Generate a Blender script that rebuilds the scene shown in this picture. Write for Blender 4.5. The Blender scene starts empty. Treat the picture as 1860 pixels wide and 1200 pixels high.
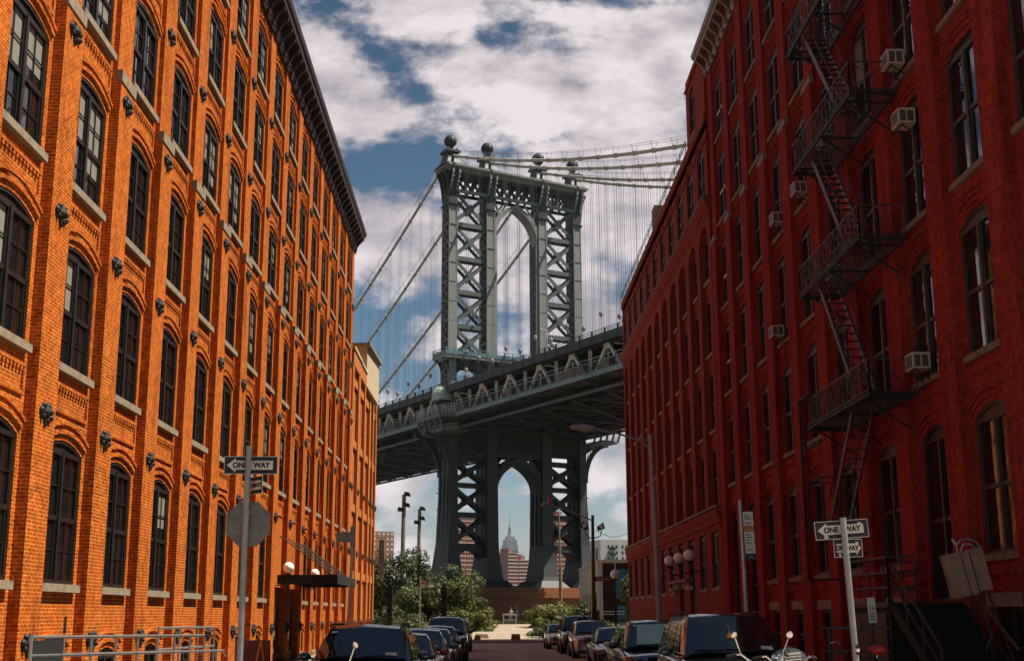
import bpy, bmesh, math, random
from mathutils import Vector, Matrix, noise
rnd = random.Random(7)
sc = bpy.context.scene
COL = sc.collection
R = math.radians

# ------------------------------------------------------------------ camera
cd = bpy.data.cameras.new("camera"); cam = bpy.data.objects.new("camera", cd); COL.objects.link(cam)
pitch, yaw, roll = R(12.6574), R(1.0890), R(-0.2071)
fw = Vector((math.sin(yaw)*math.cos(pitch), math.cos(yaw)*math.cos(pitch), math.sin(pitch)))
rt = Vector((math.cos(yaw), -math.sin(yaw), 0)); up = rt.cross(fw)
rt2 = rt*math.cos(roll)+up*math.sin(roll); up2 = up*math.cos(roll)-rt*math.sin(roll)
cam.matrix_world = Matrix(((rt2.x, up2.x, -fw.x, 0), (rt2.y, up2.y, -fw.y, 0), (rt2.z, up2.z, -fw.z, 0), (0, 0, 0, 1)))
cd.sensor_width = 36; cd.lens = 36*2290.06/1860; cd.clip_start = 0.1; cd.clip_end = 20000
sc.camera = cam
sc.render.resolution_x = 1024; sc.render.resolution_y = 660

# ------------------------------------------------------------------ sky, sun, exposure
SUN_EL, SUN_AZ = R(60), R(1.5)            # azimuth measured from +X (right of the street) towards +Y
sv = Vector((math.cos(SUN_EL)*math.cos(SUN_AZ), math.cos(SUN_EL)*math.sin(SUN_AZ), math.sin(SUN_EL)))
w = bpy.data.worlds.new("World"); sc.world = w; w.use_nodes = True
nt = w.node_tree; nt.nodes.clear(); N = nt.nodes.new; LK = nt.links.new
def mth(op, a, b=None, c=None, clamp=False):
    n = N("ShaderNodeMath"); n.operation = op; n.use_clamp = clamp
    for i, v in enumerate((a, b, c)):
        if v is None: continue
        if isinstance(v, (int, float)): n.inputs[i].default_value = v
        else: LK(v, n.inputs[i])
    return n.outputs[0]
tc = N("ShaderNodeTexCoord"); sep = N("ShaderNodeSeparateXYZ"); LK(tc.outputs["Generated"], sep.inputs[0])
dx, dy, dz = sep.outputs
sky = N("ShaderNodeTexSky"); sky.sky_type = 'NISHITA'; sky.sun_disc = False
sky.sun_elevation = SUN_EL; sky.sun_rotation = math.pi/2-SUN_AZ; sky.ozone_density = 3.0; sky.dust_density = 1.0
hs = N("ShaderNodeHueSaturation"); hs.inputs["Saturation"].default_value = 1.25; hs.inputs["Hue"].default_value = .488; hs.inputs["Value"].default_value = 0.55
LK(sky.outputs[0], hs.inputs["Color"])
mrv = N("ShaderNodeMapRange"); mrv.inputs["From Min"].default_value = .02; mrv.inputs["From Max"].default_value = .42; mrv.inputs["To Min"].default_value = .85; mrv.inputs["To Max"].default_value = .50
LK(dz, mrv.inputs["Value"]); LK(mrv.outputs[0], hs.inputs["Value"])
# cloud field: fractal noise on a cloud sheet seen from below, plus broad openings by compass direction
ady = mth('MAXIMUM', mth('ABSOLUTE', dy), 0.25)
ta = mth('DIVIDE', dx, ady); tb = mth('DIVIDE', dz, ady)
comb = N("ShaderNodeCombineXYZ"); LK(ta, comb.inputs[0]); LK(mth('MULTIPLY', tb, 1.55), comb.inputs[1]); LK(dy, comb.inputs[2])
def fbm(scale, detail, rough, off, dist=0.0):
    m = N("ShaderNodeMapping"); m.inputs["Location"].default_value = off; LK(comb.outputs[0], m.inputs[0])
    n = N("ShaderNodeTexNoise"); n.inputs["Scale"].default_value = scale; n.inputs["Detail"].default_value = detail
    n.inputs["Roughness"].default_value = rough; n.inputs["Distortion"].default_value = dist
    LK(m.outputs[0], n.inputs["Vector"]); return n.outputs["Fac"]
n1 = fbm(10.0, 11, 0.60, (3.1, 1.7, 0.4), 0.06); n1s = fbm(10.0, 5, 0.58, (3.08, 1.665, 0.4), 0.06)      # second sample, offset towards the sun, for lit and shaded sides
n2 = fbm(5.0, 6, 0.5, (7.7, 2.2, 1.0))
dens = mth('ADD', mth('MULTIPLY', n1, 1.75), -0.205)
def blob(a, b, ra, rb, amp, rot=0.0):
    global dens
    ca, sa = math.cos(rot), math.sin(rot)
    A = mth('SUBTRACT', ta, a); B = mth('SUBTRACT', tb, b)
    U = mth('ADD', mth('MULTIPLY', A, ca), mth('MULTIPLY', B, sa)); V = mth('SUBTRACT', mth('MULTIPLY', B, ca), mth('MULTIPLY', A, sa))
    q = mth('ADD', mth('POWER', mth('MULTIPLY', U, 1/ra), 2), mth('POWER', mth('MULTIPLY', V, 1/rb), 2))
    dens = mth('MULTIPLY_ADD', mth('POWER', 2.718, mth('MULTIPLY', q, -1)), amp, dens)
def pix(x, y):                                   # compass direction of a point of sky: (tan azimuth, tan elevation)
    d = fw*2290.06+rt2*(x-930)-up2*(y-600); return d.x/d.y, d.z/d.y
for x, y, rx, ry, amp, rot in [
    (655, 70, 75, 42, -.30, -.62), (745, 155, 62, 30, -.28, -.3), (600, 10, 45, 25, -.18, 0), (735, 115, 45, 25, -.15, 0),
    (710, 288, 105, 26, -.34, .02), (630, 255, 40, 14, -.12, 0), (875, 60, 18, 30, -.16, .2), (1020, 250, 50, 13, -.25, .1), (925, 50, 22, 12, -.12, .4),
    (1190, 8, 60, 12, -.20, 0), (850, 195, 26, 16, -.18, .5), (600, 175, 50, 22, -.10, .5),
    (700, 560, 110, 50, -.26, .0), (950, 600, 70, 50, -.26, 0), (660, 680, 60, 50, -.20, 0), (1100, 470, 40, 22, -.12, 0), (755, 690, 70, 40, -.22, 0), (945, 480, 30, 20, -.08, 0),
    (720, 960, 260, 60, -.22, 0), (960, 950, 200, 60, -.22, 0), (1100, 900, 60, 60, -.12, 0),
    (1000, 150, 260, 110, .20, 0), (700, 400, 120, 60, .22, 0), (1150, 400, 90, 70, .12, 0), (930, 430, 60, 50, .1, 0),
    (660, 210, 60, 30, .12, .3), (560, 60, 25, 50, .14, 0), (700, 30, 30, 20, .1, 0), (780, 30, 60, 40, .12, 0), (945, 895, 60, 12, .12, 0), (1110, 860, 40, 14, .18, 0), (720, 915, 40, 10, .1, 0)]:
    a, b = pix(x, y); blob(a, b, rx/2290*1.05, ry/2290*1.1, amp, rot)
back = mth('MULTIPLY', mth('SUBTRACT', 0.12, dy), 1.2, clamp=True)      # clears the unseen sky overhead and behind to dim the fill light
dens = mth('SUBTRACT', mth('SUBTRACT', dens, back), mth('MULTIPLY', mth('SUBTRACT', dz, 0.52), 2.5, clamp=True))
mr = N("ShaderNodeMapRange"); mr.interpolation_type = 'SMOOTHSTEP'; mr.inputs["From Min"].default_value = .44; mr.inputs["From Max"].default_value = .74
LK(dens, mr.inputs["Value"]); cover = mr.outputs[0]
mr2 = N("ShaderNodeMapRange"); mr2.inputs["From Min"].default_value = .35; mr2.inputs["From Max"].default_value = .68; LK(n2, mr2.inputs["Value"])
ccol = N("ShaderNodeMix"); ccol.data_type = 'RGBA'; ccol.inputs["A"].default_value = (4.7, 4.2, 4.6, 1); ccol.inputs["B"].default_value = (9.4, 8.4, 8.6, 1)
n3 = fbm(17.0, 8, 0.6, (1.1, 5.2, 3.0), 0.0)
lit = mth('MULTIPLY_ADD', mth('SUBTRACT', n1, n1s), 3.4, .22)
LK(mth('ADD', mth('ADD', mth('MULTIPLY', mr2.outputs[0], .45), mth('MULTIPLY', mth('SUBTRACT', n3, .42), 1.0)), lit, clamp=True), ccol.inputs["Factor"])
mx = N("ShaderNodeMix"); mx.data_type = 'RGBA'; LK(mth('MULTIPLY', cover, .93), mx.inputs["Factor"]); LK(hs.outputs[0], mx.inputs["A"]); LK(ccol.outputs["Result"], mx.inputs["B"])
bg = N("ShaderNodeBackground"); bg.inputs["Strength"].default_value = 0.055
out = N("ShaderNodeOutputWorld"); LK(mx.outputs["Result"], bg.inputs[0]); LK(bg.outputs[0], out.inputs[0])

sd = bpy.data.lights.new("sun", 'SUN'); sd.energy = 5.0; sd.angle = R(0.53); sd.color = (1, .93, .80)
so = bpy.data.objects.new("sun", sd); COL.objects.link(so); so.rotation_euler = sv.to_track_quat('Z', 'Y').to_euler(); so.location = sv*300
sc.view_settings.view_transform = 'Standard'; sc.view_settings.look = 'None'; sc.view_settings.gamma = 1; sc.view_settings.exposure = 0.80

# ------------------------------------------------------------------ materials
def new_mat(name):
    m = bpy.data.materials.new(name); m.use_nodes = True
    return m, m.node_tree, m.node_tree.nodes["Principled BSDF"]
def plain(name, col, rough=.6, metal=0.0, var=.12, scale=3.0, bump=0.0, spec=.5, coat=0.0, bscale=40):
    m, t, p = new_mat(name)
    p.inputs["Roughness"].default_value = rough; p.inputs["Metallic"].default_value = metal
    p.inputs["Specular IOR Level"].default_value = spec; p.inputs["Coat Weight"].default_value = coat
    if coat: p.inputs["Coat Roughness"].default_value = .03
    g = t.nodes.new("ShaderNodeTexCoord"); n = t.nodes.new("ShaderNodeTexNoise"); n.inputs["Scale"].default_value = scale; n.inputs["Detail"].default_value = 6
    t.links.new(g.outputs["Object"], n.inputs["Vector"])
    r = t.nodes.new("ShaderNodeValToRGB"); r.color_ramp.elements[0].position = .3; r.color_ramp.elements[1].position = .7
    r.color_ramp.elements[0].color = tuple(max(0, c*(1-var)) for c in col)+(1,); r.color_ramp.elements[1].color = tuple(min(1, c*(1+var)) for c in col)+(1,)
    t.links.new(n.outputs["Fac"], r.inputs[0]); t.links.new(r.outputs[0], p.inputs["Base Color"])
    if bump:
        b = t.nodes.new("ShaderNodeBump"); b.inputs["Strength"].default_value = bump; b.inputs["Distance"].default_value = .02
        n2_ = t.nodes.new("ShaderNodeTexNoise"); n2_.inputs["Scale"].default_value = bscale; t.links.new(g.outputs["Object"], n2_.inputs["Vector"])
        t.links.new(n2_.outputs["Fac"], b.inputs["Height"]); t.links.new(b.outputs[0], p.inputs["Normal"])
    return m
def brick(name, c1, c2, c3, mortar, msize=.012, bw=.215, bh=.072, stain=(.5, .35), stain_col=None, bias=-.1, vary=(.55, 1.42)):
    m, t, p = new_mat(name); nn = t.nodes.new; lk = t.links.new
    p.inputs["Roughness"].default_value = .88; p.inputs["Specular IOR Level"].default_value = .04
    uv = nn("ShaderNodeUVMap"); uv.uv_map = "uv"
    def br(a, b, mo, off):
        mp = nn("ShaderNodeMapping"); mp.inputs["Location"].default_value = off; lk(uv.outputs[0], mp.inputs[0])
        x = nn("ShaderNodeTexBrick"); x.offset = .5; x.inputs["Scale"].default_value = 1; x.inputs["Brick Width"].default_value = bw; x.inputs["Row Height"].default_value = bh
        x.inputs["Mortar Size"].default_value = msize; x.inputs["Mortar Smooth"].default_value = .15; x.inputs["Bias"].default_value = bias
        x.inputs["Color1"].default_value = a+(1,); x.inputs["Color2"].default_value = b+(1,); x.inputs["Mortar"].default_value = mo+(1,)
        lk(mp.outputs[0], x.inputs["Vector"]); return x
    b1 = br(c1, c2, mortar, (0, 0, 0)); b2 = br(c2, c3, mortar, (0, 0, 0)); 
    g = nn("ShaderNodeNewGeometry")
    na = nn("ShaderNodeTexNoise"); na.inputs["Scale"].default_value = .35; na.inputs["Detail"].default_value = 7; na.inputs["Roughness"].default_value = .65; lk(g.outputs["Position"], na.inputs["Vector"])
    ra = nn("ShaderNodeMapRange"); ra.inputs["From Min"].default_value = .40; ra.inputs["From Max"].default_value = .66; lk(na.outputs["Fac"], ra.inputs[0])
    mxa = nn("ShaderNodeMix"); mxa.data_type = 'RGBA'; lk(ra.outputs[0], mxa.inputs["Factor"]); lk(b1.outputs["Color"], mxa.inputs["A"]); lk(b2.outputs["Color"], mxa.inputs["B"])
    # grime and streaks that run down the wall
    mp2 = nn("ShaderNodeMapping"); mp2.inputs["Scale"].default_value = (1.6, 1.6, .22); lk(g.outputs["Position"], mp2.inputs[0])
    nb = nn("ShaderNodeTexNoise"); nb.inputs["Scale"].default_value = 1.0; nb.inputs["Detail"].default_value = 8; nb.inputs["Roughness"].default_value = .7; lk(mp2.outputs[0], nb.inputs["Vector"])
    rb = nn("ShaderNodeMapRange"); rb.inputs["From Min"].default_value = stain[0]; rb.inputs["From Max"].default_value = stain[0]+.22; rb.inputs["To Max"].default_value = stain[1]; lk(nb.outputs["Fac"], rb.inputs[0])
    mxb = nn("ShaderNodeMix"); mxb.data_type = 'RGBA'; mxb.blend_type = 'MIX'; lk(rb.outputs[0], mxb.inputs["Factor"]); lk(mxa.outputs["Result"], mxb.inputs["A"])
    mxb.inputs["B"].default_value = (stain_col or tuple(c*.35 for c in c1))+(1,)
    nc = nn("ShaderNodeTexNoise"); nc.inputs["Scale"].default_value = 6; nc.inputs["Detail"].default_value = 6; nc.inputs["Roughness"].default_value = .75; lk(g.outputs["Position"], nc.inputs["Vector"])
    hv = nn("ShaderNodeHueSaturation"); rv = nn("ShaderNodeMapRange"); rv.inputs["From Min"].default_value = .3; rv.inputs["From Max"].default_value = .7; rv.inputs["To Min"].default_value = vary[0]; rv.inputs["To Max"].default_value = vary[1]; lk(nc.outputs["Fac"], rv.inputs[0]); lk(rv.outputs[0], hv.inputs["Value"])
    lk(mxb.outputs["Result"], hv.inputs["Color"]); lk(hv.outputs[0], p.inputs["Base Color"])
    bu = nn("ShaderNodeBump"); bu.inputs["Strength"].default_value = .8; bu.inputs["Distance"].default_value = .02
    iv = nn("ShaderNodeMath"); iv.operation = 'MULTIPLY_ADD'; lk(b1.outputs["Fac"], iv.inputs[0]); iv.inputs[1].default_value = -1; lk(nc.outputs["Fac"], iv.inputs[2])
    lk(iv.outputs[0], bu.inputs["Height"]); lk(bu.outputs[0], p.inputs["Normal"])
    return m
def glassy(name, col, rough=.04, wob=.02, spec=.8):
    m, t, p = new_mat(name); p.inputs["Base Color"].default_value = col+(1,); p.inputs["Roughness"].default_value = rough; p.inputs["Specular IOR Level"].default_value = spec
    g = t.nodes.new("ShaderNodeNewGeometry"); n = t.nodes.new("ShaderNodeTexNoise"); n.inputs["Scale"].default_value = 1.3; t.links.new(g.outputs["Position"], n.inputs["Vector"])
    b = t.nodes.new("ShaderNodeBump"); b.inputs["Strength"].default_value = .5; b.inputs["Distance"].default_value = wob; t.links.new(n.outputs["Fac"], b.inputs["Height"]); t.links.new(b.outputs[0], p.inputs["Normal"])
    return m
M = {}
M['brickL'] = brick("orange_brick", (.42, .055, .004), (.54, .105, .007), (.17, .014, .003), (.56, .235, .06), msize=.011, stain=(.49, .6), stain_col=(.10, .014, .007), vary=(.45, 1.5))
M['brickA'] = brick("annex_brick", (.46, .105, .015), (.54, .15, .03), (.38, .06, .010), (.55, .28, .11), stain=(.5, .35))
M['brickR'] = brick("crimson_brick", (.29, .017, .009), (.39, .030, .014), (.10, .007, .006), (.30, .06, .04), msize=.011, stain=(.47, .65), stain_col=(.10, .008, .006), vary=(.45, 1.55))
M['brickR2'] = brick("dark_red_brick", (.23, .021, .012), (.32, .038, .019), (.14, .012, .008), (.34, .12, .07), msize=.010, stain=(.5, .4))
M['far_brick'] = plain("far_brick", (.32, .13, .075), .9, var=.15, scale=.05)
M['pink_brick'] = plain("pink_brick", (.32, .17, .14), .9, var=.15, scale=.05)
M['stone'] = plain("sandstone_trim", (.235, .18, .12), .85, var=.3, scale=6, bump=.3)
M['stoneD'] = plain("soiled_stone", (.19, .125, .08), .85, var=.3, scale=5, bump=.3)
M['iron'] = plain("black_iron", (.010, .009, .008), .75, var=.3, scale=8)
M['ironR'] = plain("rusty_dark_iron", (.045, .022, .016), .55, var=.5, scale=9)
M['cornL'] = plain("dark_brown_painted_metal", (.055, .026, .016), .5, var=.3, scale=2)
M['cornR'] = plain("olive_painted_metal", (.15, .085, .05), .5, var=.3, scale=2)
M['frame'] = plain("dark_window_paint", (.014, .009, .007), .5, var=.3, scale=5)
M['frameR'] = plain("brown_window_paint", (.05, .03, .02), .6, var=.3, scale=5)
M['frameW'] = plain("cream_window_paint", (.55, .47, .38), .5, var=.1)
M['glass'] = glassy("window_glass", (.010, .011, .011), .03, .006)
M['blind'] = plain("window_blind", (.20, .18, .145), .8, var=.1)
M['steel'] = plain("weathered_blue_grey_steel", (.21, .225, .205), .5, var=.22, scale=2.5)
M['steelT'] = plain("teal_grey_steel", (.085, .105, .10), .5, var=.25, scale=2.5)
M['steelU'] = plain("under_deck_shade_steel", (.030, .034, .036), .6, var=.4, scale=2.2)  # steel darkened to carry the shade below the deck
M['fascia'] = plain("fascia_blue_paint", (.15, .22, .22), .5, var=.25, scale=.3)
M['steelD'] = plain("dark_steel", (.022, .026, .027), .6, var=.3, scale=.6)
M['steelB'] = plain("pale_blue_steel", (.10, .20, .23), .5, var=.2, scale=.4)
M['cream'] = plain("cream_painted_steel", (.74, .68, .60), .6, var=.22, scale=.9)
M['cable'] = plain("painted_cable", (.46, .42, .36), .6, var=.15, scale=.7)
M['rope'] = plain("hanger_rope", (.34, .32, .32), .5, var=.1)
M['verdi'] = plain("verdigris_copper", (.42, .46, .38), .5, var=.4, scale=.7)
M['pier'] = brick("pier_masonry", (.26, .11, .055), (.32, .14, .07), (.20, .08, .045), (.15, .07, .04), msize=.03, bw=1.6, bh=.7)
M['asphalt'] = plain("asphalt", (.36, .30, .235), .9, var=.3, scale=.9, bump=.4)
M['pave'] = plain("concrete_pavement", (.22, .175, .13), .9, var=.15, scale=1.2, bump=.2)
M['earth'] = plain("packed_earth", (.13, .10, .065), .95, var=.3, scale=.3)
M['path'] = plain("path_concrete", (.30, .24, .175), .9, var=.15, scale=.6)
M['water'] = plain("river_water", (.03, .05, .055), .15, var=.2, scale=.05)
M['galv'] = plain("galvanised_steel", (.36, .34, .32), .38, metal=.7, var=.15, scale=6)
M['pole'] = plain("grey_painted_pole", (.30, .29, .28), .45, metal=.3, var=.2, scale=5)
M['poleB'] = plain("brown_pole", (.075, .045, .032), .5, var=.2, scale=5)
M['wood'] = plain("weathered_wood_pole", (.22, .16, .10), .8, var=.3, scale=2)
M['black'] = plain("sign_black", (.008, .008, .008), .45, var=.1)
M['white'] = plain("sign_white", (.62, .55, .47), .5, var=.1)
M['stopb'] = plain("bare_sign_back", (.19, .165, .14), .42, metal=.5, var=.25, scale=7)
M['globe'] = plain("opal_globe", (.94, .89, .80), .25, var=.03)
M['beige'] = plain("beige_render", (.46, .36, .23), .85, var=.06, scale=1)
M['tan'] = plain("tan_cabinet_paint", (.26, .155, .085), .5, var=.25, scale=4)
M['ac'] = plain("air_conditioner_shell", (.50, .38, .29), .5, var=.12, scale=4)
M['acd'] = plain("air_conditioner_grille", (.07, .05, .04), .6, var=.1)
M['red'] = plain("red_plastic", (.55, .02, .012), .3, var=.05)
M['orange'] = plain("orange_trim", (.75, .25, .02), .5, var=.05)
M['board'] = plain("brown_board", (.16, .035, .015), .6, var=.2)
M['tyre'] = plain("tyre_rubber", (.012, .012, .012), .8, var=.2)
M['chrome'] = plain("chrome", (.75, .72, .70), .10, metal=1.0, var=.04)
M['lens'] = plain("lamp_lens", (.55, .50, .45), .08, metal=.4, var=.1, coat=1)
M['amber'] = plain("amber_lens", (.75, .10, .02), .1, var=.05, coat=1)
M['cglass'] = glassy("car_glass", (.006, .008, .010), .02, .002, 1.0)
M['teal'] = plain("sunshade", (.34, .58, .50), .5, var=.1)
M['leaf'] = None
def leafmat(name, a, b, sc_=1.2):
    m, t, p = new_mat(name); nn = t.nodes.new; lk = t.links.new
    g = nn("ShaderNodeNewGeometry"); n = nn("ShaderNodeTexNoise"); n.inputs["Scale"].default_value = sc_; n.inputs["Detail"].default_value = 4; lk(g.outputs["Position"], n.inputs["Vector"])
    ri = nn("ShaderNodeMath"); ri.operation = 'MULTIPLY_ADD'; lk(g.outputs["Random Per Island"], ri.inputs[0]); ri.inputs[1].default_value = .5; lk(n.outputs["Fac"], ri.inputs[2])
    r = nn("ShaderNodeValToRGB"); r.color_ramp.elements[0].position = .45; r.color_ramp.elements[1].position = 1.0; r.color_ramp.elements[0].color = a+(1,); r.color_ramp.elements[1].color = b+(1,)
    lk(ri.outputs[0], r.inputs[0]); lk(r.outputs[0], p.inputs["Base Color"]); p.inputs["Roughness"].default_value = .55; p.inputs["Specular IOR Level"].default_value = .3
    tr = nn("ShaderNodeBsdfTranslucent"); lk(r.outputs[0], tr.inputs[0]); ms = nn("ShaderNodeMixShader"); ms.inputs[0].default_value = .25
    lk(p.outputs[0], ms.inputs[1]); lk(tr.outputs[0], ms.inputs[2]); lk(ms.outputs[0], t.nodes["Material Output"].inputs[0]); return m
M['leafD'] = leafmat("dark_foliage", (.018, .028, .007), (.085, .10, .024))
M['leafM'] = leafmat("mid_foliage", (.030, .042, .010), (.12, .13, .032))
M['leafY'] = leafmat("light_foliage", (.045, .055, .012), (.19, .185, .045))
M['bark'] = plain("bark", (.09, .06, .04), .9, var=.3, scale=4)

# ------------------------------------------------------------------ mesh helpers
class MB:
    def __init__(s): s.v = []; s.f = []; s.m = []; s.mi = 0
    def q(s, *pts):
        b = len(s.v); s.v += [tuple(p) for p in pts]; s.f.append(tuple(range(b, b+len(pts)))); s.m.append(s.mi)
    def hexa(s, c):                     # 8 corners: bottom 4 ccw, top 4 ccw
        b = len(s.v); s.v += [tuple(p) for p in c]
        for f in ((0, 3, 2, 1), (4, 5, 6, 7), (0, 1, 5, 4), (1, 2, 6, 5), (2, 3, 7, 6), (3, 0, 4, 7)):
            s.f.append(tuple(b+i for i in f)); s.m.append(s.mi)
    def box(s, x0, x1, y0, y1, z0, z1, T=None):
        c = [(x0, y0, z0), (x1, y0, z0), (x1, y1, z0), (x0, y1, z0), (x0, y0, z1), (x1, y0, z1), (x1, y1, z1), (x0, y1, z1)]
        if T: c = [T(*p) for p in c]
        s.hexa(c)
    def bar(s, p0, p1, w, h, upv=(0, 0, 1)):
        p0 = Vector(p0); p1 = Vector(p1); d = (p1-p0).normalized(); u_ = Vector(upv)
        if abs(d.dot(u_)) > .98: u_ = Vector((0, 1, 0)) if abs(d.y) < .9 else Vector((1, 0, 0))
        a = d.cross(u_).normalized(); b = a.cross(d); a = a*(w/2); b = b*(h/2)
        s.hexa([p0-a-b, p0+a-b, p1+a-b, p1-a-b, p0-a+b, p0+a+b, p1+a+b, p1-a+b])
    def tube(s, pts, r, n=8, cap=True):
        pts = [Vector(p) for p in pts]; rs = r if isinstance(r, (list, tuple)) else [r]*len(pts); rings = []
        prev = None
        for i, p in enumerate(pts):
            d = (pts[min(i+1, len(pts)-1)]-pts[max(i-1, 0)]).normalized()
            if prev is None: a = d.orthogonal().normalized()
            else: a = (prev-d*prev.dot(d)).normalized()
            prev = a; b = d.cross(a); base = len(s.v); rings.append(base)
            for k in range(n):
                t = 2*math.pi*k/n; s.v.append(tuple(p+(a*math.cos(t)+b*math.sin(t))*rs[i]))
        for i in range(len(pts)-1):
            for k in range(n):
                k2 = (k+1) % n; s.f.append((rings[i]+k, rings[i]+k2, rings[i+1]+k2, rings[i+1]+k)); s.m.append(s.mi)
        if cap:
            s.f.append(tuple(rings[0]+k for k in range(n))[::-1]); s.m.append(s.mi); s.f.append(tuple(rings[-1]+k for k in range(n))); s.m.append(s.mi)
    def lathe(s, c, prof, n=16, axis=None):
        c = Vector(c); ax = Vector(axis or (0, 0, 1)).normalized(); a = ax.orthogonal().normalized(); b = ax.cross(a); rings = []
        for r, h in prof:
            base = len(s.v); rings.append(base)
            for k in range(n):
                t = 2*math.pi*k/n; s.v.append(tuple(c+ax*h+(a*math.cos(t)+b*math.sin(t))*max(r, 1e-4)))
        for i in range(len(prof)-1):
            for k in range(n):
                k2 = (k+1) % n; s.f.append((rings[i]+k, rings[i]+k2, rings[i+1]+k2, rings[i+1]+k)); s.m.append(s.mi)
        s.f.append(tuple(rings[0]+k for k in range(n))[::-1]); s.m.append(s.mi); s.f.append(tuple(rings[-1]+k for k in range(n))); s.m.append(s.mi)
    def ball(s, c, r, n=12, sq=1.0):
        s.lathe(c, [(r*math.sin(math.pi*i/(n//2*1.0)), -r*sq*math.cos(math.pi*i/(n//2*1.0))) for i in range(n//2+1)], n)
    def prism(s, poly, f0, f1):         # poly: list of 2-tuples; f0,f1 map 2-tuple -> 3D at both ends
        n = len(poly); b = len(s.v); s.v += [tuple(f0(*p)) for p in poly]+[tuple(f1(*p)) for p in poly]
        for i in range(n):
            j = (i+1) % n; s.f.append((b+i, b+j, b+n+j, b+n+i)); s.m.append(s.mi)
        s.f.append(tuple(b+i for i in range(n))[::-1]); s.m.append(s.mi); s.f.append(tuple(b+n+i for i in range(n))); s.m.append(s.mi)
    def mesh(s, name, mats, off=(0, 0, 0), smooth=False, fixn=True):
        me = bpy.data.meshes.new(name); me.from_pydata([(x-off[0], y-off[1], z-off[2]) for x, y, z in s.v], [], s.f)
        for mt in (mats if isinstance(mats, (list, tuple)) else [mats]): me.materials.append(M[mt] if isinstance(mt, str) else mt)
        uvl = me.uv_layers.new(name="uv"); ud = uvl.data
        for p in me.polygons:
            p.material_index = min(s.m[p.index], len(me.materials)-1); nx, ny, nz = map(abs, p.normal)
            for li in p.loop_indices:
                x, y, z = s.v[me.loops[li].vertex_index]
                ud[li].uv = (y, z) if nx >= ny and nx >= nz else ((x, z) if ny >= nz else (x, y))
            p.use_smooth = smooth
        me.update(); return me
    def build(s, name, mats, parent=None, smooth=False, off=None, **kw):
        if off is None:
            a = parent
            while a is not None and '_o' not in a: a = a.parent
            off = tuple(a['_o']) if a is not None else (0, 0, 0)
        o = bpy.data.objects.new(name, s.mesh(name, mats, off, smooth)); COL.objects.link(o)
        if parent is not None: o.parent = parent
        return o
def tag(o, label=None, cat=None, group=None, kind=None):
    if label: o['label'] = label
    if cat: o['category'] = cat
    if group: o['group'] = group
    if kind: o['kind'] = kind
    return o
def thing(name, label, cat, loc=(0, 0, 0), group=None, rotz=0):
    o = bpy.data.objects.new(name, None); COL.objects.link(o); o.location = loc; o.rotation_euler.z = rotz; o.empty_display_size = .3
    o['_o'] = list(loc); return tag(o, label, cat, group)
def local(name, label, cat, loc, group=None, rotz=0):          # parts are modelled in the thing's own frame
    o = thing(name, label, cat, loc, group, rotz); del o['_o']; return o
def inst(name, me, parent, loc=(0, 0, 0), rotz=0):
    o = bpy.data.objects.new(name, me); COL.objects.link(o); o.parent = parent; o.location = loc; o.rotation_euler.z = rotz; return o
def ground(y):
    if y > 100: return min(-2.15+.036*(y-100), -1.10)
    return -1.78-.0037*max(y, -50)         # the street falls gently towards the river
ZW = .13                                                        # kerb height

# ------------------------------------------------------------------ ground, road, pavements, river
def sheet(name, x0, x1, y0, y1, dz, mat, thick=0, n=1):
    b = MB()
    ys = [y0+(y1-y0)*i/n for i in range(n+1)]
    for a, c in zip(ys, ys[1:]):
        za, zc = ground(a)+dz, ground(c)+dz
        if thick: b.hexa([(x0, a, za-thick), (x1, a, za-thick), (x1, c, zc-thick), (x0, c, zc-thick), (x0, a, za), (x1, a, za), (x1, c, zc), (x0, c, zc)])
        else: b.q((x0, a, za), (x1, a, za), (x1, c, zc), (x0, c, zc))
    return tag(b.build(name, mat), kind='structure')
b = MB()
for ya, yb in ((-150, 100), (100, 129.2), (129.2, 262)):
    b.q((-4000, ya, ground(ya)-.012), (4000, ya, ground(ya)-.012), (4000, yb, ground(yb)-.012), (-4000, yb, ground(yb)-.012))
b.q((-4000, 262, -1.112), (4000, 262, -1.112), (4000, 262, -8), (-4000, 262, -8)); b.q((-4000, 262, -8), (4000, 262, -8), (4000, 690, -8), (-4000, 690, -8))
b.q((-4000, 690, -8), (4000, 690, -8), (4000, 690, -3), (-4000, 690, -3)); b.q((-4000, 690, -3), (4000, 690, -3), (4000, 9000, -3), (-4000, 9000, -3))
tag(b.build("ground", 'earth'), kind='structure')
sheet("road", -3.2, 5.6, -20, 99, 0, 'asphalt', n=4)
sheet("cross_street", -60, 60, 3, 17, .004, 'asphalt')
sheet("left_pavement", -8.6, -3.2, 18.5, 99, ZW, 'pave', .16, 4); sheet("right_pavement", 5.6, 11.5, 18.5, 99, ZW, 'pave', .16, 4)
sheet("plaza_kerb", -3.2, 5.6, 99, 99.35, ZW, 'stone', .16); sheet("plaza_path", -6, 8, 99.35, 100, ZW, 'path', .15); sheet("plaza_slope", -6, 8, 100, 128.5, ZW, 'path', .15, 3)

b = MB(); b.q((-4000, 262.5, -5), (4000, 262.5, -5), (4000, 689, -5), (-4000, 689, -5)); tag(b.build("river", 'water'), kind='structure')

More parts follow.
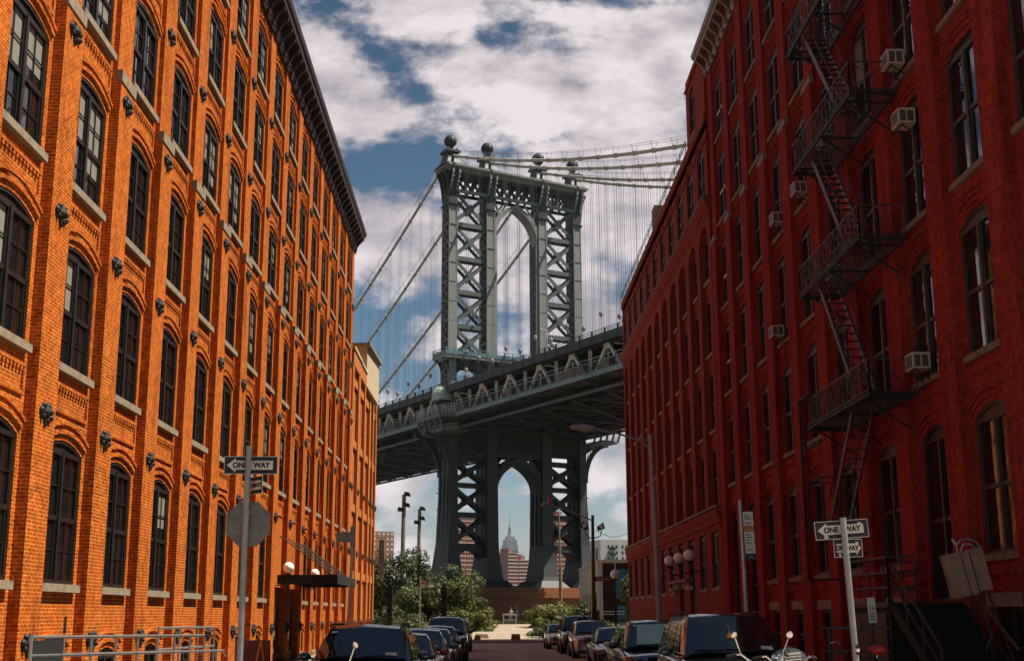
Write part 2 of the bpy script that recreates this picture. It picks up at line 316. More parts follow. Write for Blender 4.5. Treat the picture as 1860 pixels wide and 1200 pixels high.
# ------------------------------------------------------------------ facade kit: (s along the street, d towards the street, z)
def FL(s_, d, z): return (-8.44+d, s_, z)
def FR(s_, d, z): return (11.22-d, s_, z)
def arc(c, w_, zs, rise, n=8):
    r = (w_*w_/4+rise*rise)/(2*rise); cz = zs+rise-r; a0 = math.asin(min(1, w_/2/r))
    return [(c+r*math.sin(-a0+2*a0*i/n), cz+r*math.cos(-a0+2*a0*i/n)) for i in range(n+1)]
def wall_open(b, F, a, e, z0, z1, d, ops, rv):
    ops = sorted(ops, key=lambda o: o[2]); c, w_ = ops[0][0], ops[0][1]; l, r = c-w_/2, c+w_/2
    zz = [z0]+[o[2] for o in ops]+[z1]
    for (p, q_) in ((a, l), (r, e)):
        if q_-p > 1e-3: b.q(F(p, d, z0), F(q_, d, z0), F(q_, d, z1), F(p, d, z1))
    b.q(F(l, d, z0), F(r, d, z0), F(r, d, ops[0][2]), F(l, d, ops[0][2]))
    for i, (c, w_, zb, zs, rise) in enumerate(ops):
        zn = ops[i+1][2] if i+1 < len(ops) else z1; A = arc(c, w_, zs, rise)
        for (s1, t1), (s2, t2) in zip(A, A[1:]):
            b.q(F(s1, d, t1), F(s2, d, t2), F(s2, d, zn), F(s1, d, zn)); b.q(F(s1, d, t1), F(s2, d, t2), F(s2, d-rv, t2), F(s1, d-rv, t1))
        b.q(F(l, d, zb), F(l, d-rv, zb), F(l, d-rv, zs), F(l, d, zs)); b.q(F(r, d, zb), F(r, d-rv, zb), F(r, d-rv, zs), F(r, d, zs)); b.q(F(l, d, zb), F(r, d, zb), F(r, d-rv, zb), F(l, d-rv, zb))
def hood(b, F, c, w_, zs, rise, d, lim):
    for off, th, pr in ((.13, .085, .055), (.31, .07, .065)):
        ww = min(w_+2*off*.9, lim); A = arc(c, ww, zs+off*.75, rise+off*.25, 8); B2 = [(s_, z+th) for s_, z in A]
        for i in range(8):
            (s1, t1), (s2, t2) = A[i], A[i+1]; (s3, t3), (s4, t4) = B2[i], B2[i+1]; p = d+pr
            b.q(F(s1, p, t1), F(s2, p, t2), F(s4, p, t4), F(s3, p, t3)); b.q(F(s3, p, t3), F(s4, p, t4), F(s4, d, t4), F(s3, d, t3)); b.q(F(s1, p, t1), F(s2, p, t2), F(s2, d, t2), F(s1, d, t1))
def spandrel(b, F, c, w_, zs, d, dent=12):
    l, r = c-w_/2, c+w_/2
    def fb(p, q_, z0, z1, pr):
        b.box(p, q_, d, d+pr, z0, z1, T=F)
    fb(l, r, zs-.44, zs-.36, .05); fb(l, r, zs-.96, zs-.88, .04)
    fb(l, l+.08, zs-.88, zs-.44, .04); fb(r-.08, r, zs-.88, zs-.44, .04)
    for i in range(dent):
        x = l+.1+(w_-.2)*(i+.25)/dent; fb(x, x+(w_-.2)/dent*.5, zs-.53, zs-.44, .045)

def window_meshes(tag_, W, Hs, rise, fmat, blind=None, bars=True, rail=None):
    """frame, glass, sill as shared meshes; local x out of the wall, y along it, z up from the sill"""
    b = MB(); t = .07; h = W/2
    b.box(-.02, .06, -h, -h+t, 0, Hs); b.box(-.02, .06, h-t, h, 0, Hs); b.box(-.02, .06, -h+t, h-t, 0, .09)
    b.box(-.02, .085, -.065, .065, .09, Hs-.02)
    b.box(-.021, .07, -h+t, -.065, Hs-.09, Hs+.01); b.box(-.021, .07, .065, h-t, Hs-.09, Hs+.01)
    mid = Hs*.49
    for sgn in (-1, 1):
        a, e = (-h+t, -.065) if sgn < 0 else (.065, h-t)
        b.box(.0, .05, a, e, mid-.05, mid+.05)
        for q0, q1, dx_ in ((.09, mid-.05, 0), (mid+.05, Hs-.09, .02)):
            b.box(-.01+dx_, .03+dx_, a, a+.05, q0, q1); b.box(-.01+dx_, .03+dx_, e-.05, e, q0, q1)
            if bars:
                m_ = (a+e)/2; b.box(0+dx_, .024+dx_, m_-.014, m_+.014, q0, q1); zc = (q0+q1)/2; b.box(.002+dx_, .022+dx_, a+.05, e-.05, zc-.014, zc+.014)
    # timber head filling the segmental arch
    A = arc(0, W, Hs, rise, 8)
    for (s1, t1), (s2, t2) in zip(A, A[1:]):
        b.q((.03, s1, Hs), (.03, s2, Hs), (.03, s2, t2), (.03, s1, t1)); b.q((.075, s1, t1-.07), (.075, s2, t2-.07), (.075, s2, t2), (.075, s1, t1)); b.q((.075, s1, t1-.07), (.075, s2, t2-.07), (.03, s2, t2-.07), (.03, s1, t1-.07))
    if rail:
        b.mi = 1; b.box(.035, .065, -h+t+.06, -.095, mid-.06, mid+.06); b.box(.035, .065, .095, h-t-.06, mid-.06, mid+.06)
    fr = b.mesh(tag_+"_frame", [fmat, 'frameW'])
    g = MB(); g.q((0, -h+t, .05), (0, h-t, .05), (0, h-t, Hs), (0, -h+t, Hs)); gl = g.mesh(tag_+"_glass", 'glass')
    s_ = MB(); s_.box(-.05, .0, 0, .01, 0, .01) if False else None
    s_.box(.0, .225, -h-.06, h+.06, -.16, -.004); sl = s_.mesh(tag_+"_sill", 'stoneD' if fmat == 'frameR' else 'stone')
    bl = []
    for z0, y0, y1 in ((.52*Hs, -h+t, -.085), (.3*Hs, .085, h-t), (.62*Hs, .085, h-t)):
        q_ = MB(); q_.q((.004, y0+.02, z0), (.004, y1-.02, z0), (.004, y1-.02, Hs-.08), (.004, y0+.02, Hs-.08)); bl.append(q_.mesh(tag_+"_blind", 'blind'))
    return fr, gl, sl, bl
def put_window(ms, parent, loc, rz, blinds=()):
    fr, gl, sl, bl = ms; o = inst("window", fr, parent, loc, rz); inst("glass", gl, o)
    if sl: inst("sill", sl, o)
    for i in blinds: inst("blind", bl[i], o)
    return o
def plate_mesh():
    b = MB(); r_ = random.Random(3)
    b.lathe((0, 0, 0), [(.10, 0), (.12, .05), (.07, .10), (.03, .13)], 8, (1, 0, 0))
    for k in range(7):
        t = 2*math.pi*k/7+.3; rr = .14*(1+.25*r_.random()); c = (0, math.cos(t)*rr*1.75, math.sin(t)*rr*.85-.01); s_ = .052*(1+.4*r_.random())
        b.lathe(c, [(s_, 0), (s_*1.2, .03), (s_*.6, .08)], 6, (1, 0, 0))
    for k in range(4): b.box(0, .05, -.07+.04*k, -.045+.04*k, -.24-.03*(k % 2), -.1)
    return b.mesh("anchor_plate", 'iron')
PLATE = plate_mesh()

def cornice(parent, F, s0, s1, z0, z1, over, d0, mat, step, name="cornice"):
    b = MB(); h = z1-z0
    prof = [(d0-.3, z0), (d0+.06, z0), (d0+.10, z0+.16*h), (d0+.14, z0+.20*h), (d0+.14, z0+.62*h), (d0+over*.78, z0+.66*h), (d0+over*.80, z0+.80*h), (d0+over*.92, z0+.86*h), (d0+over, z1), (d0-.3, z1+.04)]
    b.prism(prof, lambda d, z: F(s0, d, z), lambda d, z: F(s1, d, z)); o = b.build(name, mat, parent)
    b = MB(); n = int((s1-s0)/step)
    for i in range(n):
        s_ = s0+(i+.5)*(s1-s0)/n; pr = [(d0+.14, z0+.24*h), (d0+.22, z0+.24*h), (d0+.30, z0+.36*h), (d0+over*.72, z0+.54*h), (d0+over*.74, z0+.655*h), (d0+.14, z0+.655*h)]
        b.prism(pr, lambda d, z: F(s_-.09, d, z), lambda d, z: F(s_+.09, d, z))
        b.box(s_-.28+.09, s_+.05, d0+.1, d0+.17, z0+.02*h, z0+.14*h, T=F)
    q_ = b.build("bracket_row", mat, o); q_['kind'] = 'stuff'; return o

# ------------------------------------------------------------------ left warehouse (orange brick)
S, PW, REC = 3.785, 1.11, .22
def warehouse_left():
    Y0 = 27.17; k0, k1 = -2, 13; zb, zt, zcap = -3.0, 22.45, 12.25
    root = thing("brick_warehouse", "long six storey orange brick warehouse on the left, sunlit, with black cornice", "warehouse", (-8.44, 48, -2.1))
    b = MB(); rows = [(.62, 3.26, .22), (4.94, 7.30, .22), (8.70, 11.06, .22), (12.55, 14.73, .22), (16.15, 18.40, .22), (19.62, 21.62, .22)]
    ww = 2.22
    for k in range(k0, k1+1):
        sp = Y0+k*S
        # pilaster, thicker below its stone cap
        for z0, z1, d in ((zb, zcap, 0), (zcap, zt, -.10)):
            b.q(FL(sp, d, z0), FL(sp+PW, d, z0), FL(sp+PW, d, z1), FL(sp, d, z1)); b.q(FL(sp, d, z0), FL(sp, -REC, z0), FL(sp, -REC, z1), FL(sp, d, z1)); b.q(FL(sp+PW, d, z0), FL(sp+PW, -REC, z0), FL(sp+PW, -REC, z1), FL(sp+PW, d, z1))
        b.q(FL(sp, 0, zcap), FL(sp+PW, 0, zcap), FL(sp+PW, -.1, zcap), FL(sp, -.1, zcap))
        if k == k1: break
        a, e = sp+PW, sp+S; c = (a+e)/2+.02
        ops = [(c, ww, *r_) for r_ in rows]
        door = k in (6, 7)
        if door: ops = ops[1:]
        ops2 = ops
        wall_open(b, FL, a, e, .0 if not door else zb, zt, -REC, ops2, .12)
        if not door: wall_open(b, FL, a, e, zb, .0, -REC, [(c, 1.5, -1.66, -.86, .16)], .14)
        for o in ops: hood(b, FL, c, ww, o[3], o[4], -REC, e-a-.02)
        if not door: hood(b, FL, c, 1.5, -.86, .16, -REC, 2.2)
        for o in ops[1 if not door else 0:]: spandrel(b, FL, c, 2.3, o[2], -REC)
        # corbelled panel under the cornice
        for i in range(9): b.box(a+.12+.27*i, a+.25+.27*i, -REC, -REC+.08, zt-.32, zt-.02, T=FL)
    # back, roof, ends
    y0, y1 = Y0+k0*S, Y0+k1*S+PW
    for q_ in (((-8.66, y0, zb), (-30, y0, zb), (-30, y0, zt+1), (-8.66, y0, zt+1)), ((-8.54, y1, zb), (-30, y1, zb), (-30, y1, zt+1), (-8.54, y1, zt+1)), ((-30, y0, zb), (-30, y1, zb), (-30, y1, zt+1), (-30, y0, zt+1)),
               ((-8.66, y0, zt), (-8.66, y1, zt), (-8.66, y1, zt+1), (-8.66, y0, zt+1)), ((-8.54, y1, zb), (-8.44, y1, zb), (-8.44, y1, zcap), (-8.54, y1, zcap))): b.q(*q_)
    b.build("wall", 'brickL', root)
    b = MB(); b.q((-30, y0, zt+.95), (-8.6, y0, zt+.95), (-8.6, y1, zt+.95), (-30, y1, zt+.95)); b.build("roof", 'asphalt', root)
    cornice(root, FL, y0-.2, y1+.25, zt, 23.75, .74, -.10, 'cornL', .945)
    O = root['_o']; L = lambda p: tuple(p[i]-O[i] for i in range(3))
    ms = [window_meshes("tall_window", ww, r_[1]-r_[0], r_[2], 'frame') for r_ in rows]
    ms[0] = ms[0]
    bs = window_meshes("basement_window", 1.5, .80, .16, 'frame', bars=False)
    cb = MB(); cb.box(-.12, .03, -.03, PW+.02, 0, .27); cm = cb.mesh("pilaster_cap", 'stone')
    for k in range(k0, k1+1):
        sp = Y0+k*S; c = sp+PW+(S-PW)/2+.02
        if sp > 20: inst("pilaster_cap", cm, root, L((-8.44, sp, zcap-.28)))
        for i, z in enumerate((-.49, 3.78, 7.73, 11.60, 15.16, 18.82)):
            if sp > 20: inst("anchor_plate", PLATE, root, L((-8.44-(.1 if i > 3 else 0), sp+PW*.47, z)))
        if k == k1: break
        for i, r_ in enumerate(rows):
            if i == 0 and k in (6, 7): continue
            bl = [j for j in range(3) if rnd.random() < (.22 if i > 1 else .12)]
            if 0 in bl and False: pass
            if 1 in bl and 2 in bl: bl.remove(2)
            put_window(ms[i], root, L((-8.44-REC-.09, c, r_[0])), 0, bl)
        if k not in (6, 7): put_window(bs, root, L((-8.44-REC-.11, c, -1.66)), 0)
    # entrance under the canopy
    d = MB()
    for k in (6, 7):
        a, e = Y0+k*S+PW+.02, Y0+(k+1)*S-.02
        d.mi = 0; d.box(-.30, -.24+.03, a+.1, e-.1, -2.05, .55, T=lambda x, y, z: (-8.44+x, y, z)); d.mi = 1
        d.box(-.21, -.19, a+.3, (a+e)/2-.06, -1.5, .3, T=lambda x, y, z: (-8.44+x, y, z)); d.box(-.21, -.19, (a+e)/2+.06, e-.3, -1.5, .3, T=lambda x, y, z: (-8.44+x, y, z))
    do = d.build("entrance_door", ['board', 'glass'], root)
    b = MB(); b.box(-.25, -.02, 51.1, 53.6, .75, 1.0, T=lambda x, y, z: (-8.44+x, y, z)); b.build("door_lintel", 'brickL', root)
    cp = MB(); ya, yb, z = 51.4, 58.3, 1.36
    cp.box(-8.42, -6.1, ya, yb, z+.06, z+.16); cp.box(-8.42, -6.06, ya-.04, ya, z-.16, z+.20); cp.box(-8.42, -6.06, yb, yb+.04, z-.16, z+.20); cp.box(-6.10, -6.02, ya-.05, yb+.05, z-.16, z+.20)
    for i in range(7): cp.box(-8.42, -6.1, ya+.4+i*1.0, ya+.48+i*1.0, z-.1, z+.06)
    can = cp.build("entrance_canopy", 'iron', root)
    for y in (51.7, 54.0, 56.3, 58.0): cr = MB(); cr.tube([(-8.42, y-.1, z+1.75), (-6.25, y, z+.2)], .03, 6); cr.build("tie_rod", 'iron', can)
    for y in (51.15, 58.9):
        g = MB(); g.tube([(-8.42, y, 1.15), (-8.0, y, 1.15), (-7.95, y, 1.55)], .03, 6); g.lathe((-7.95, y, 1.52), [(.05, 0), (.10, .05), (.10, .09)], 8); lo = g.build("wall_lantern", 'iron', root)
        g = MB(); g.ball((-7.95, y, 1.83), .22, 14); g.build("glass_globe", 'globe', lo, smooth=True, off=O)
    for yy, (za, zb_) in ((26.6, (-.35, -.02)),):
        g = MB()
        for dy_, dz_ in ((-.05, 0), (.05, 0)): g.bar((-8.64, yy+dy_, za), (-8.64, yy-dy_*.2, zb_), .02, .04)
        g.build("wall_tie", 'iron', root)
    return root
warehouse_left()

# ------------------------------------------------------------------ annex beyond the left warehouse
def annex():
    root = thing("brick_annex", "lower orange brick annex beyond the tall left warehouse, with stepped parapet", "building", (-8.44, 87, -2.1))
    b = MB(); y0, y1 = 77.50, 94.8
    b.box(-24, -8.66, y0, y1, -3, 15.3)
    ys = [(77.5, 78.4, 16.25), (81.2, 82.3, 16.1), (85.3, 86.0, 15.9), (89.0, 90.0, 15.9), (91.6, 92.3, 15.9), (94.1, 94.8, 15.9)]
    for a, e, zt in ys: b.box(-8.66, -8.44, a, e, -3, zt)
    for i in range(5):
        a, e = ys[i][1], ys[i+1][0]
        for z in (2.2, 6.3, 10.3, 14.2): b.box(-8.66, -8.52, a, e, z, z+.5)
    b.box(-9.2, -8.42, 77.5, 86, 15.3, 16.2); b.build("wall", 'brickA', root)
    b = MB(); b.box(-9.25, -8.34, 77.5, 82.3, 16.25, 16.45); b.box(-9.25, -8.34, 82.3, 86.1, 16.2, 16.38); b.build("coping", 'beige', root)
    b = MB()
    for i in range(5):
        a, e = ys[i][1], ys[i+1][0]; c = (a+e)/2
        for z in (-.2, 3.4, 7.4, 11.2): b = MB(); b.box(-8.665, -8.64, c-.6, c+.6, z, z+2.2); b.build("window", 'glass', root)
    for a, e, zt in ys:
        for z in (-.5, 3.8, 7.7): inst("anchor_plate", PLATE, root, (0, (a+e)/2-87, z+2.1))
    root2 = thing("rooftop_shed", "plain beige rendered rooftop shed overhanging the annex parapet", "shed", (-9, 90, 15.3))
    b = MB(); b.hexa([(-10.6, 86.2, 15.45), (-8.45, 86.2, 15.45), (-8.08, 91.6, 14.95), (-10.6, 91.6, 14.95), (-10.6, 86.2, 18.2), (-8.45, 86.2, 18.2), (-8.08, 91.6, 18.2), (-10.6, 91.6, 18.2)]); b.build("wall", 'beige', root2)
    b = MB(); b.hexa([(-10.8, 85.7, 18.2), (-8.2, 85.7, 18.22), (-7.85, 91.9, 17.95), (-10.8, 91.9, 18.2), (-10.8, 85.7, 18.36), (-8.2, 85.7, 18.38), (-7.85, 91.9, 18.11), (-10.8, 91.9, 18.36)]); b.build("roof", 'stone', root2)
    b = MB(); b.box(-9.9, -8.5, 87, 91, 15.25, 15.5); b.build("bearing_beam", 'ironR', root2)
annex()

# ------------------------------------------------------------------ right warehouse (crimson brick)
def warehouse_right():
    YN = 59.84; SR = 3.79; zb, zt, zcap = -3.0, 27.15, 18.33; nb = 10; PWR = 1.15
    root = thing("brick_warehouse", "tall crimson brick warehouse on the right in shade, with fire escape bays", "warehouse", (11.22, 40, -2.0))
    rows = [(1.29, 4.40, .30), (5.94, 9.00, .30), (10.25, 13.35, .30), (14.49, 17.55, .30), (18.82, 21.85, .30), (23.13, 25.85, .28)]
    ww = 2.24; b = MB()
    ends = [YN-j*SR for j in range(nb+1)]           # near edges of the pilasters
    for j, sp in enumerate(ends):
        for z0, z1, d in ((zb, zcap, 0), (zcap, zt, -.10)):
            b.q(FR(sp, d, z0), FR(sp+PWR, d, z0), FR(sp+PWR, d, z1), FR(sp, d, z1)); b.q(FR(sp, d, z0), FR(sp, -.24, z0), FR(sp, -.24, z1), FR(sp, d, z1)); b.q(FR(sp+PWR, d, z0), FR(sp+PWR, -.24, z0), FR(sp+PWR, -.24, z1), FR(sp+PWR, d, z1))
        b.q(FR(sp, 0, zcap), FR(sp+PWR, 0, zcap), FR(sp+PWR, -.1, zcap), FR(sp, -.1, zcap))
        if j == nb: break
        a, e = sp-SR+PWR, sp; c = (a+e)/2; nsp = j
        ops = [(c, ww, *r_) for r_ in rows]
        tall = j in (0, 1)                          # tall doorways at street level
        door = j == 7
        if tall or door: ops[0] = (c, 1.9 if tall else ww, .28 if door else -1.9, 4.40, .30)
        if tall: ops[0] = (c, ww, -1.9, 4.40, .30)
        wall_open(b, FR, a, e, zb if (tall or door) else .45, zt, -.24, ops, .16)
        if not (tall or door): wall_open(b, FR, a, e, zb, .45, -.24, [(c, 1.7, -1.6, .10, .02)], .2)
        for i, o in enumerate(ops):
            hood(b, FR, c, ww, o[3], o[4], -.24, e-a-.02)
            if i or not (tall or door): spandrel(b, FR, c, 2.3, o[2], -.24)
        for i in range(9): b.box(a+.12+.27*i, a+.25+.27*i, -.24, -.16, zt-.5, zt-.05, T=FR)
    y0, y1 = ends[-1], YN+PWR
    b.q((11.22, y1, zb), (32, y1, zb), (32, y1, zt), (11.22, y1, zt)); b.q((11.46, y0, zb), (32, y0, zb), (32, y0, zt), (11.46, y0, zt)); b.q((32, y0, zb), (32, y1, zb), (32, y1, zt), (32, y0, zt))
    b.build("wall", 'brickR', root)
    b = MB(); b.q((11.3, y0, zt+.6), (32, y0, zt+.6), (32, y1, zt+.6), (11.3, y1, zt+.6)); b.build("roof", 'asphalt', root)
    cornice(root, FR, y0-.2, y1+.02, zt, 28.35, .78, -.10, 'cornR', .95)
    O = root['_o']; L = lambda p: tuple(p[i]-O[i] for i in range(3))
    ms = [window_meshes("tall_window_right", ww, r_[1]-r_[0], r_[2], 'frameR', bars=False) for r_ in rows]
    msw = [window_meshes("cream_rail_window", ww, r_[1]-r_[0], r_[2], 'frameR', bars=False, rail=True) for r_ in rows]
    dm = window_meshes("tall_doorway", ww, 6.3, .3, 'frame', bars=False); dm2 = window_meshes("stoop_doorway", ww, 4.12, .3, 'frame', bars=False)
    cb = MB(); cb.box(-.03, .12, -.03, PWR+.02, 0, .27); cm = cb.mesh("pilaster_cap", 'stone')
    lm = MB(); lm.box(-.03, .2, -1.12, 1.12, 0, .30); lmm = lm.mesh("basement_lintel", 'stone')
    bsm = window_meshes("basement_opening", 1.7, 1.68, .02, 'frame', bars=False)
    for j, sp in enumerate(ends):
        inst("pilaster_cap", cm, root, L((11.22, sp, zcap-.28)))
        if j == nb: break
        c = sp-(SR-PWR)/2
        for i, r_ in enumerate(rows):
            if i == 0 and j in (0, 1):
                o = inst("doorway", dm[0], root, L((11.62, c, -1.9)), math.pi); inst("glass", dm[1], o); continue
            if i == 0 and j == 7:
                o = inst("doorway", dm2[0], root, L((11.62, c, .28)), math.pi); inst("glass", dm2[1], o); continue
            bl = [q_ for q_ in range(3) if rnd.random() < .05]
            put_window((msw if (j == 0 and i in (2, 3, 4, 5)) else ms)[i], root, L((11.46+.11, c, r_[0])), math.pi, bl)
        if j not in (0, 1, 7):
            inst("basement_lintel", lmm, root, L((11.22+.19-.0, c, .12))); o = put_window(bsm, root, L((11.62, c, -1.6)), math.pi)
    return root
warehouse_right()

# ------------------------------------------------------------------ second right building (darker brick, arcaded)
def arcade_building():
    root = thing("brick_factory", "darker red brick factory with deep arched window bays and moulded belts, beyond the crimson warehouse", "factory", (11.2, 82, -2.1))
    y0, y1, SB, nb = 61.02, 102.6, 3.78, 11; zb = -3.1; b = MB()
    F = lambda s_, d, z: (11.2-d, s_, z)
    zb1, zb2, zt = 4.0, 19.95, 25.3
    gw = (1.22, 3.82, .26)
    for i in range(nb):
        a = y0+i*SB; e = a+SB; c = (a+e)/2+(.15 if i == 0 else 0)
        door = i in (2, 3)
        wall_open(b, F, a, e, zb, zb1+.1, 0, [(c, 2.0, -1.7 if door else gw[0], gw[1], gw[2])], .22)
        hood(b, F, c, 2.0, gw[1], gw[2], 0, SB-.4)
        # deep arched recess rising through four storeys
        l, r = c-1.30, c+1.30; dp = .27
        b.q(F(a, 0, 5.0), F(l, 0, 5.0), F(l, 0, zb2), F(a, 0, zb2)); b.q(F(r, 0, 5.0), F(e, 0, 5.0), F(e, 0, zb2), F(r, 0, zb2))
        A = arc(c, 2.6, 19.0, .62)
        for (s1, t1), (s2, t2) in zip(A, A[1:]):
            b.q(F(s1, 0, t1), F(s2, 0, t2), F(s2, 0, zb2), F(s1, 0, zb2)); b.q(F(s1, 0, t1), F(s2, 0, t2), F(s2, -dp, t2), F(s1, -dp, t1))
        b.q(F(l, 0, 5), F(l, -dp, 5), F(l, -dp, 19), F(l, 0, 19)); b.q(F(r, 0, 5), F(r, -dp, 5), F(r, -dp, 19), F(r, 0, 19))
        wall_open(b, F, l, r, 5.0, 19.8, -dp, [(c, 2.35, z, z+h, .2) for z, h in ((5.2, 2.9), (9.05, 2.9), (12.98, 2.85), (16.85, 2.2))], .12)
        # attic storey
        wall_open(b, F, a, e, 20.75, zt, 0, [(c, 2.0, 21.05, 23.55, .4)], .2); hood(b, F, c, 2.0, 23.6, .42, 0, SB-.1)
        b.box(a, c-1.25, 0, .07, 23.75, 23.9, T=F); b.box(c+1.25, e, 0, .07, 23.75, 23.9, T=F)
    # corbelled parapet
    b.box(y0, y1, 0, .10, zt-.5, zt, T=F); b.box(y0, y1, -.4, 0, zt-.9, zt+.02, T=F)
    # taller end block
    wall_open(b, F, y0, 66.8, zt+.03, 29.35, .02, [(64.9, 1.7, 25.55, 28.0, .35)], .2); b.box(y0, 66.8, .02, .12, 28.3+.4, 28.42+.4, T=F)
    b.q(F(66.8, .02, zt), F(66.8, -12, zt), F(66.8, -12, 29.35), F(66.8, .02, 29.35)); b.q(F(y0, .02, zt), F(y0, -12, zt), F(y0, -12, 29.35), F(y0, .02, 29.35))
    b.q(F(y0, .02, 29.35), F(66.8, .02, 29.35), F(66.8, -12, 29.35), F(y0, -12, 29.35))
    b.q((11.2, y1, zb), (32, y1, zb), (32, y1, zt), (11.2, y1, zt)); b.q((11.2, y0, zb), (32, y0, zb), (32, y0, zt), (11.2, y0, zt)); b.q((32, y0, zb), (32, y1, zb), (32, y1, zt), (32, y0, zt))
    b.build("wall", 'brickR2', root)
    b = MB(); b.q((11.5, y0, zt-.3), (32, y0, zt-.3), (32, y1, zt-.3), (11.5, y1, zt-.3)); b.build("roof", 'asphalt', root)
    for z0, z1, p in ((3.95, 5.0, .22), (19.95, 20.75, .24)):
        b = MB(); h = z1-z0
        b.prism([(-.62, z0), (.03, z0), (.05, z0+.25*h), (.12, z0+.3*h), (.12, z0+.5*h), (p*.8, z0+.62*h), (p, z0+.78*h), (p, z1-.05), (-.62, z1)], lambda d, z: F(y0-.04, d, z), lambda d, z: F(y1+.15, d, z)); b.build("belt_moulding", 'brickR2', root)
    b = MB(); b.box(y0-.04, y1+.15, -.02, .27, 5.0, 5.12, T=F); b.build("belt_coping", 'stoneD', root); b = MB(); b.box(y0-.04, y1+.15, -.02, .28, 20.75, 20.86, T=F); b.build("belt_coping", 'stoneD', root)
    O = root['_o']; L = lambda p: tuple(p[i]-O[i] for i in range(3))
    g0 = window_meshes("street_window", 2.0, 2.6, .26, 'frame'); g1 = [window_meshes("bay_window", 2.35, h, .2, 'frame', bars=False) for h in (2.9, 2.9, 2.85, 2.2)]
    g2 = window_meshes("attic_window", 2.0, 2.5, .4, 'frame', bars=False); g3 = window_meshes("attic_window", 1.7, 2.45, .35, 'frame', bars=False); gd = window_meshes("doorway", 2.0, 5.52, .26, 'frame', bars=False)
    for i in range(nb):
        c = y0+(i+.5)*SB+(.15 if i == 0 else 0)
        if i in (2, 3):
            o = inst("doorway", gd[0], root, L((11.4, c, -1.7)), math.pi); inst("glass", gd[1], o)
        else: put_window(g0, root, L((11.38, c, 1.22)), math.pi, [0, 1] if i in (0, 1) else [])
        for z, m_ in zip((5.2, 9.05, 12.98, 16.85), g1): put_window(m_, root, L((11.57, c, z)), math.pi)
        put_window(g2, root, L((11.36, c, 21.05)), math.pi)
    put_window(g3, root, L((11.34, 64.9, 25.55)), math.pi)
    b = MB()
    for a in (70.2, 73.95): b.box(10.8, 11.19, a, a+3.2, 1.70, 1.86); b.box(11.0, 11.19, a+.2, a+2.9, 1.35, 1.70)
    b.build("door_lintel", 'stoneD', root)
    b = MB(); n = 60
    for i in range(2): b.tube([(11.1, 67, zt+.45+i*.25), (11.1, y1, zt+.45+i*.25)], .025, 5)
    for i in range(18): b.tube([(11.1, 67+i*2.09, zt), (11.1, 67+i*2.09, zt+.72)], .02, 5)
    b.build("roof_railing", 'iron', root)
    for y in (74.95, 71.1, 67.5):
        g = MB(); g.tube([(11.18, y, 2.2), (10.65, y, 2.15), (10.6, y, 2.62)], .04, 6); g.lathe((10.6, y, 2.58), [(.07, 0), (.15, .08), (.13, .14)], 10); lo = g.build("wall_lantern", 'iron', root)
        g = MB(); g.ball((10.6, y, 3.0), .30, 16); g.build("glass_globe", 'globe', lo, smooth=True, off=O)
    g = MB(); g.box(11.3, 12.5, 82.0, 83.3, zt+.1, zt+1.9); g.build("roof_tank", 'stoneD', root)
    for y in (70.3, 76.9):
        g = MB(); g.box(10.85, 11.18, y-.12, y+.12, 1.25, 1.45); g.build("flood_lamp", 'white', root)
arcade_building()

